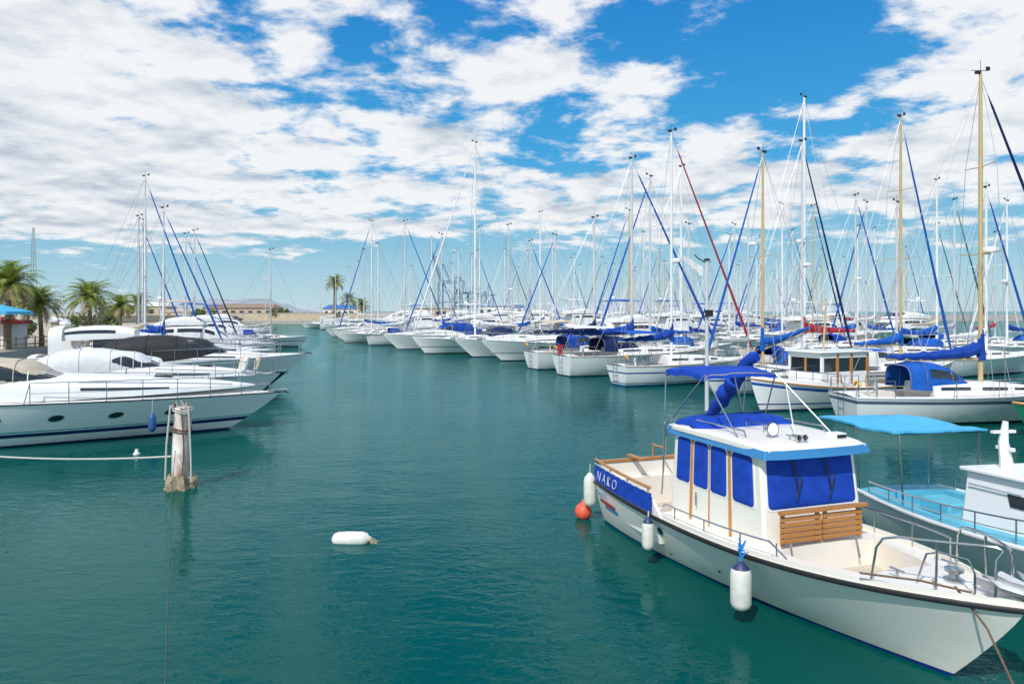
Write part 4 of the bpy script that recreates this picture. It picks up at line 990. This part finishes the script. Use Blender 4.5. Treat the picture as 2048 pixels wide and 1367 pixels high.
# ------------------------------------------------------------------ LAND
def slab(name,pts,z,mt,label,wallm=conc):
    m=M(); n=len(pts)
    m.add([(x,y,z) for x,y in pts],[tuple(range(n))],mt)
    m.add([(x,y,z) for x,y in pts]+[(x,y,-1) for x,y in pts],[(i,n+i,n+(i+1)%n,(i+1)%n) for i in range(n)],wallm)
    o=m.obj(name); tag(o,label,'ground',kind='structure')
slab('quay_ground',[(-32,5),(-36,45),(-39.3,62),(-42.5,80),(-57,130),(-72,180),(-85,232),(-60,236),(-30,238),(10,250),(60,270),(90,400),(200,800),(200,1500),(-1500,1500),(-1500,5)],1.0,mat('quay_paving',(.5,.44,.34),.9,var=.25,scale=.3),'sandy concrete quay along the marina')
m=M(); 
rock=mat('rock_grey',(.36,.34,.31),.9,var=.5,scale=.4,bump=.3,bscale=.5)
m.grid(lambda u,t:Vector((60+700*u,300+60*u+ (t-.5)*14,max(-.5,2.6*(1-abs(t-.5)*2.2))+.8*noise.noise(Vector((u*90,t*4,0))))),lin(0,1,160),lin(0,1,9),rock)
o=m.obj('breakwater'); tag(o,'low grey rock breakwater enclosing the marina','breakwater',kind='structure')
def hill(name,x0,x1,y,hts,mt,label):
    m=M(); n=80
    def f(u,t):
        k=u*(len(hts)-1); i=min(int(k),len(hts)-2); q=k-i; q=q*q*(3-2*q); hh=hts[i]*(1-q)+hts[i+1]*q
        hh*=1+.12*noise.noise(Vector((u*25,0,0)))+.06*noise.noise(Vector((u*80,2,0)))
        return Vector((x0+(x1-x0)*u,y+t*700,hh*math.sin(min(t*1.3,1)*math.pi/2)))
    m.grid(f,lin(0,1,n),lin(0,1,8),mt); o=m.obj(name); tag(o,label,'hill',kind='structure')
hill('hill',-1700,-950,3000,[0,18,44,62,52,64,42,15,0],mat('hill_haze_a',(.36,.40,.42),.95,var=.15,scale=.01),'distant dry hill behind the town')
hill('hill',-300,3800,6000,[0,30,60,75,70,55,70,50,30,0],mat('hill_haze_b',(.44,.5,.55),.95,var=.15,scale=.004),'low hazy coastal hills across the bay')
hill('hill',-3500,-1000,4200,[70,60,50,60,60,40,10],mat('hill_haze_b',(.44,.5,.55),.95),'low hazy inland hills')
# ------------------------------------------------------------------ BUILDINGS
def house(x,y,w,d,h_,wallc,roofc,label,gable=False,doors=3,z=1.0,rz=0):
    r=root('building',(x,y,z),rz,label,'building')
    m=M(); m.box((0,0,h_/2),(w,d,h_),wallc); wl=m.obj('wall',r)
    m=M()
    if gable:
        m.add([(-w/2-.5,-d/2-.5,h_+.01),(w/2+.5,-d/2-.5,h_+.01),(w/2+.5,d/2+.5,h_+.01),(-w/2-.5,d/2+.5,h_+.01),(-w/2+1,0,h_+h_*.35),(w/2-1,0,h_+h_*.35)],[(0,1,5,4),(2,3,4,5),(1,2,5),(3,0,4),(3,2,1,0)],roofc)
    else: m.box((0,0,h_+.16),(w+.5,d+.5,.3),roofc)
    m.obj('roof',r)
    n=max(1,doors)
    m=M()
    for i in range(n):
        xx=-w/2+w*(i+.5)/n; m.box((xx,-d/2-.02,h_*.58),(w/n*.5,.06,h_*.35),glass); m.cut()
    m.objs('window',wl)
    m=M(); m.box((-w*.5+w/n,-d/2-.03,1.1),(1.1,.07,2.2),wood); m.obj('door',wl)
stone=mat('stone_wall',(.55,.47,.35),.9,var=.3,scale=1,bump=.02,bscale=3)
roofb=mat('roof_brown',(.33,.24,.17),.85,var=.3,scale=.5)
wallw=mat('wall_white',(.74,.73,.7),.8,var=.12,scale=.5)
pink=mat('wall_pink',(.65,.46,.42),.8)
house(-95,262,24,12,4.2,stone,roofb,'low stone quayside building with brown hipped roof',True,8)
house(-122,275,12,8,3.2,pink,wallw,'small pink flat roofed quay building',False,4)
house(-108,245,14,6,2.4,wallw,roofb,'long low white workshop on the quay',False,5)
house(-43.5,61.5,4.5,3,2.0,wallw,redp,'white kiosk with red roof edge under palms',False,3)
for i,(x_,y_,w_,h_) in enumerate(((-62,275,14,4),(-30,290,16,4),(-150,300,24,5),(-5,330,20,5))):
    house(x_,y_,w_,9,h_,[wallw,stone,stone,wallw][i%4],[mat('roof_blue',(.03,.15,.45),.6),roofb,wallw][i%3],'distant low warehouse on the commercial quay',i%2==0,6)
m=M(); m.box((-72,240,2.2),(52,.5,2.4),stone); m.box((-72,240,3.45),(52.4,.7,.14),conc); o=m.obj('wall'); tag(o,'long beige stone harbour wall with concrete coping','wall')
m=M(); m.box((-100,200,1.9),(.5,80,1.8),stone); m.box((-100,200,2.85),(.7,80.3,.12),conc);o=m.obj('wall'); tag(o,'beige stone wall beside the quay road','wall')
m=M()
for i in range(16): m.box((-38.6-.27*i,54+i*1.6,1.5),(.08,.08,1.0),teak)
for z in(1.4,1.85): m.tube([(-38.6,54,z),(-42.65,78,z)],.035,teak,5)
o=m.obj('fence'); tag(o,'low wooden rail fence along the quay edge','fence')
for i,(x_,y_,c) in enumerate(((-39.8,57.5,blueL),(-41.5,60.5,mat('parasol_red',(.5,.06,.03),.8)),(-43.5,70,whiteC))):
    r=root('parasol',(x_,y_,1),0,['wide blue shade canopy at the quay','red parasol beside the kiosk','white parasol on the quay'][i],'parasol')
    if i==0: r.scale=(1.2,1.2,1.1)
    else: r.scale=(.8,.8,.8)
    m=M(); m.tube([(0,0,0),(0,0,3.1)],.04,alu,6); m.obj('pole',r)
    m=M(); m.lathe([(1.9,2.55),(1.88,2.75),(1.0,3.0),(.02,3.25)],(0,0,0),c,8); m.obj('canopy',r)
crB=mat('crane_blue_haze',(.14,.27,.38),.6,var=.15)  # crane blue paled with distance haze put into the colour
def crane(x,y,s,up,rz,label):
    r=root('harbour_crane',(x,y,1),rad(rz),label,'crane','blue port cranes')
    r.scale=(s,s,s)
    m=M()
    for xx in(-9,9):
        for yy in(-7,7): m.box((xx,yy,17),(1.1,1.1,34),crB); m.box((xx,yy,.8),(3,2,1.6),crB)
        m.box((xx,0,12),(1.0,14,1.2),crB); m.tube([(xx,-7,12),(xx,7,33)],.35,crB,4); m.tube([(xx,7,12),(xx,-7,33)],.35,crB,4)
    for yy in(-7,7): m.box((0,yy,33),(18,1,1.4),crB); m.box((0,yy,13),(18,1,1.2),crB); m.tube([(-9,yy,13),(9,yy,33)],.35,crB,4)
    m.obj('portal_frame',r)
    m=M()
    for yy in(-2,2):
        m.tube([(-16,yy,35),(9,yy,35)],.6,crB,4)
        if up: m.tube([(9,yy,35),(19,yy,66)],.6,crB,4)
        else: m.tube([(9,yy,35),(30,yy,35)],.6,crB,4)
    for i in range(9): m.tube([(-16+i*2.75,-2,35),(-16+(i+1)*2.75,2,35)],.25,crB,4)
    if up:
        for i in range(8): m.tube([(9+i*1.25,-2,35+i*3.9),(10.25+i*1.25,2,38.9+i*3.9)],.3,crB,4)
    m.obj('boom',r)
    m=M(); 
    for yy in(-3,3): m.tube([(-2,yy,34),(7,0,54)],.45,crB,4); m.tube([(9,yy,34),(7,0,54)],.45,crB,4)
    m.tube([(7,0,54),(-15,0,35)],.25,crB,4); m.tube([(7,0,54),(17,0,60) if up else (27,0,35)],.25,crB,4)
    m.obj('apex_frame',r)
    m=M(); m.box((-10,0,38),(6,4,3),crB); m.obj('machinery_house',r)
crane(-60,700,.9,True,165,'blue port crane with raised lattice boom'); crane(-48,705,.6,False,62,'blue gantry crane with level boom'); crane(-37,712,.58,False,70,'blue gantry crane with level boom on the quay'); crane(-24,720,.55,False,65,'blue gantry crane with long level boom')
for (x_,y_,h_) in ((-80,240,13.5),(-22,255,12),(5,262,13),(-140,260,15),(-118,180,16),(62,290,14)):
    m=M(); m.tube([(0,0,0),(0,0,h_)],[.14,.07],alu,7); o=m.obj('street_lamp',None,(x_,y_,1)); tag(o,'tall grey quay lighting mast','street lamp','quay lighting masts')
    m=M(); m.box((0,0,h_),(2.2,.3,.2),alu); m.obj('lamp_head',o)
for (x_,y_,h_) in ((-97,150,20),):
    m=M()
    for k in range(3):
        a=k*2.094; m.tube([(1*math.cos(a),1*math.sin(a),0),(.2*math.cos(a),.2*math.sin(a),h_)],.05,wire,4)
        for i in range(14):
            z=h_*i/14; z2=h_*(i+1)/14; ra=1-.8*i/14; rb=1-.8*(i+1)/14; b=a+2.094
            m.tube([(ra*math.cos(a),ra*math.sin(a),z),(rb*math.cos(b),rb*math.sin(b),z2)],.03,wire,3)
    o=m.obj('radio_mast',None,(x_,y_,1)); tag(o,'slender steel lattice radio mast','radio mast')
carcols=[mat('car_white',(.7,.7,.7),.3,coat=.5),mat('car_silver',(.4,.42,.44),.3,.3),mat('car_red',(.4,.03,.02),.3),mat('car_dark',(.04,.05,.07),.3)]
for i,(x_,y_) in enumerate(((-108,236),(-101,228),(-94,228),(-88,236),(-62,150),(-66,158),(-78,200))):
    r=root('parked_car',(x_,y_,1),rad(R.choice([0,5,90])),'parked small car on the quay','car','cars parked on the quay')
    b,_=shellobj([(-2.1,.75,.35,.3,.3),(-1.9,.85,.3,.6,.3),(-1,.87,.28,.62,.3),(1,.87,.28,.6,.3),(1.8,.85,.3,.48,.3),(2.1,.7,.35,.25,.3)],r,carcols[i%4],'body',nu=12)
    g_,_=shellobj([(-1.7,.7,.85,.1,.4),(-1.1,.72,.85,.6,.4),(.2,.72,.85,.62,.4),(1.0,.68,.85,.05,.4)],r,glass,'window',nu=8)
    for wx in(-1.3,1.3):
        for wy in(-.82,.82): M().lathe([(0,-.1),(.32,-.1),(.34,0),(.32,.1),(0,.1)],(wx,wy,.33),black,12,axis=(0,1,0)).obj('wheel',r)
# ------------------------------------------------------------------ PALMS & BUSHES
bark=mat('palm_bark',(.3,.23,.16),.95,col2=(.15,.1,.07),scale=6,bump=.04,bscale=12,stretch=(1,1,3))
def leafy(name,c1,c2,tr):
    m,nt,b=nodes_of(name); N=nt.nodes; L=nt.links
    tc=N.new('ShaderNodeTexCoord'); n=N.new('ShaderNodeTexNoise'); n.inputs['Scale'].default_value=1.4; n.inputs['Detail'].default_value=4; L.new(tc.outputs['Object'],n.inputs['Vector'])
    cr=N.new('ShaderNodeValToRGB'); cr.color_ramp.elements[0].position=.35; cr.color_ramp.elements[0].color=(*c1,1); cr.color_ramp.elements[1].position=.65; cr.color_ramp.elements[1].color=(*c2,1); L.new(n.outputs[0],cr.inputs[0])
    L.new(cr.outputs[0],b.inputs['Base Color']); b.inputs['Roughness'].default_value=.55
    t=N.new('ShaderNodeBsdfTranslucent'); L.new(cr.outputs[0],t.inputs[0]); mx=N.new('ShaderNodeMixShader'); mx.inputs[0].default_value=tr
    L.new(b.outputs[0],mx.inputs[1]); L.new(t.outputs[0],mx.inputs[2]); L.new(mx.outputs[0],N['Material Output'].inputs[0]); return m
fr1=leafy('palm_frond',(.16,.26,.04),(.40,.42,.10),.4)
fr2=mat('palm_frond_dry',(.42,.32,.15),.9,var=.3)
leafm=leafy('leaf_green',(.06,.12,.03),(.16,.2,.05),.3)
def palm(x,y,ht,cr,label,nf=54,seed=1,dry=True):
    q=random.Random(seed); r=root('palm_tree',(x,y,1),q.random()*6,label,'palm tree','palm trees along the quay')
    m=M(); lean=q.uniform(-.3,.3)
    m.tube([(lean*(z/ht)**2,0,z) for z in lin(-.1,ht,9)],[(.3-.1*(i/8)+.02*(i%2))*ht/6.5+.03 for i in range(9)],bark,10)
    m.obj('trunk',r)
    m=M()
    for i in range(nf):
        a=i*2.4+q.uniform(-.2,.2); el_=1.4-1.8*(i/nf)+q.uniform(-.12,.12); Lf=cr*q.uniform(.85,1.1); dirh=Vector((math.cos(a),math.sin(a),0)); pts=[]
        p=Vector((lean,0,ht)); e_=el_; n=9
        for k in range(n+1):
            pts.append(p.copy()); p=p+(dirh*math.cos(e_)+Vector((0,0,math.sin(e_))))*Lf/n; e_-=.09+.05*k*.5
        mt=fr2 if (dry and i>nf*.86) else fr1
        m.tube(pts,[.03*(1-k/(n+1))+.006 for k in range(n+1)],mt,3,cap=False)
        sd=dirh.cross(Vector((0,0,1)))
        for k in range(1,n*3):
            f_=k/3; i0=min(int(f_),n-1); c=pts[i0].lerp(pts[i0+1],f_-i0); d=(pts[i0+1]-pts[i0]).normalized()
            ll=cr*.26*(max(0,math.sin(min(1,k/(n*3)*1.15)*math.pi))**.5+.15)
            for s in(-1,1):
                tip=c+(sd*s*.8+d*.75+Vector((0,0,-.1+q.uniform(-.2,.25)))).normalized()*ll
                w_=d*.04*cr/2.2
                m.add([c-w_,c+w_,tip],[(0,1,2)],mt)
    m.obj('crown',r)
palm(-40.9,60,5.2,2.9,'tall date palm with spreading green crown on the quay',seed=2)
palm(-40.7,64,3.7,2.6,'stocky date palm with drooping fronds behind yachts',seed=5)
palm(-42.2,74,4.3,3.0,'bushy date palm behind the sailing yachts',seed=7)
palm(-45,85,3.6,2.4,'small palm on the quay behind the yachts',seed=9,nf=40)
palm(-49,97,4,2.4,'small palm on the quay edge',seed=10,nf=40)
palm(-50,74,4.4,2.7,'date palm behind the kiosk',seed=12,nf=40)
palm(-57,238,12.2,4.2,'tall slim palm on the far quay',seed=14,nf=40)
palm(-53,241.5,6.5,4.0,'short bushy palm on the far quay',seed=15,nf=36)
palm(-49,241.5,5,3.8,'short palm on the far quay beside wall',seed=16,nf=36)
def bush(x,y,s,label,seed):
    q=random.Random(seed); r=root('bush',(x,y,1),0,label,'bush'); m=M()
    m.tube([(0,0,0),(0,0,s*.6)],[.12,.05],bark,6); m.obj('trunk',r); m=M()
    cl=[Vector((q.gauss(0,.5)*s,q.gauss(0,.4)*s,s*(.35+q.random()*.6))) for _ in range(14)]
    for c in cl:
        for k in range(110):
            d=Vector((q.gauss(0,1),q.gauss(0,1),q.gauss(0,1))).normalized()*s*.3*q.uniform(.6,1.05)
            p=c+d; a=Vector((q.gauss(0,1),q.gauss(0,1),q.gauss(0,1))).normalized()*s*.07; b=d.cross(a).normalized()*s*.05
            m.add([p-a,p+b,p+a,p-b],[(0,1,2,3)],leafm)
    m.obj('crown',r)
bush(-76,243,3.4,'round dark green tree on the far quay',3); bush(-45.5,68,2.0,'leafy green bush between palms',4); bush(-52,92,2.6,'leafy green bush on the quay',5); bush(-90,215,3.2,'green shrub beside the harbour wall',6);bush(-130,240,4,'green tree behind the quay wall',8)
print('TOTAL',len(bpy.data.objects))
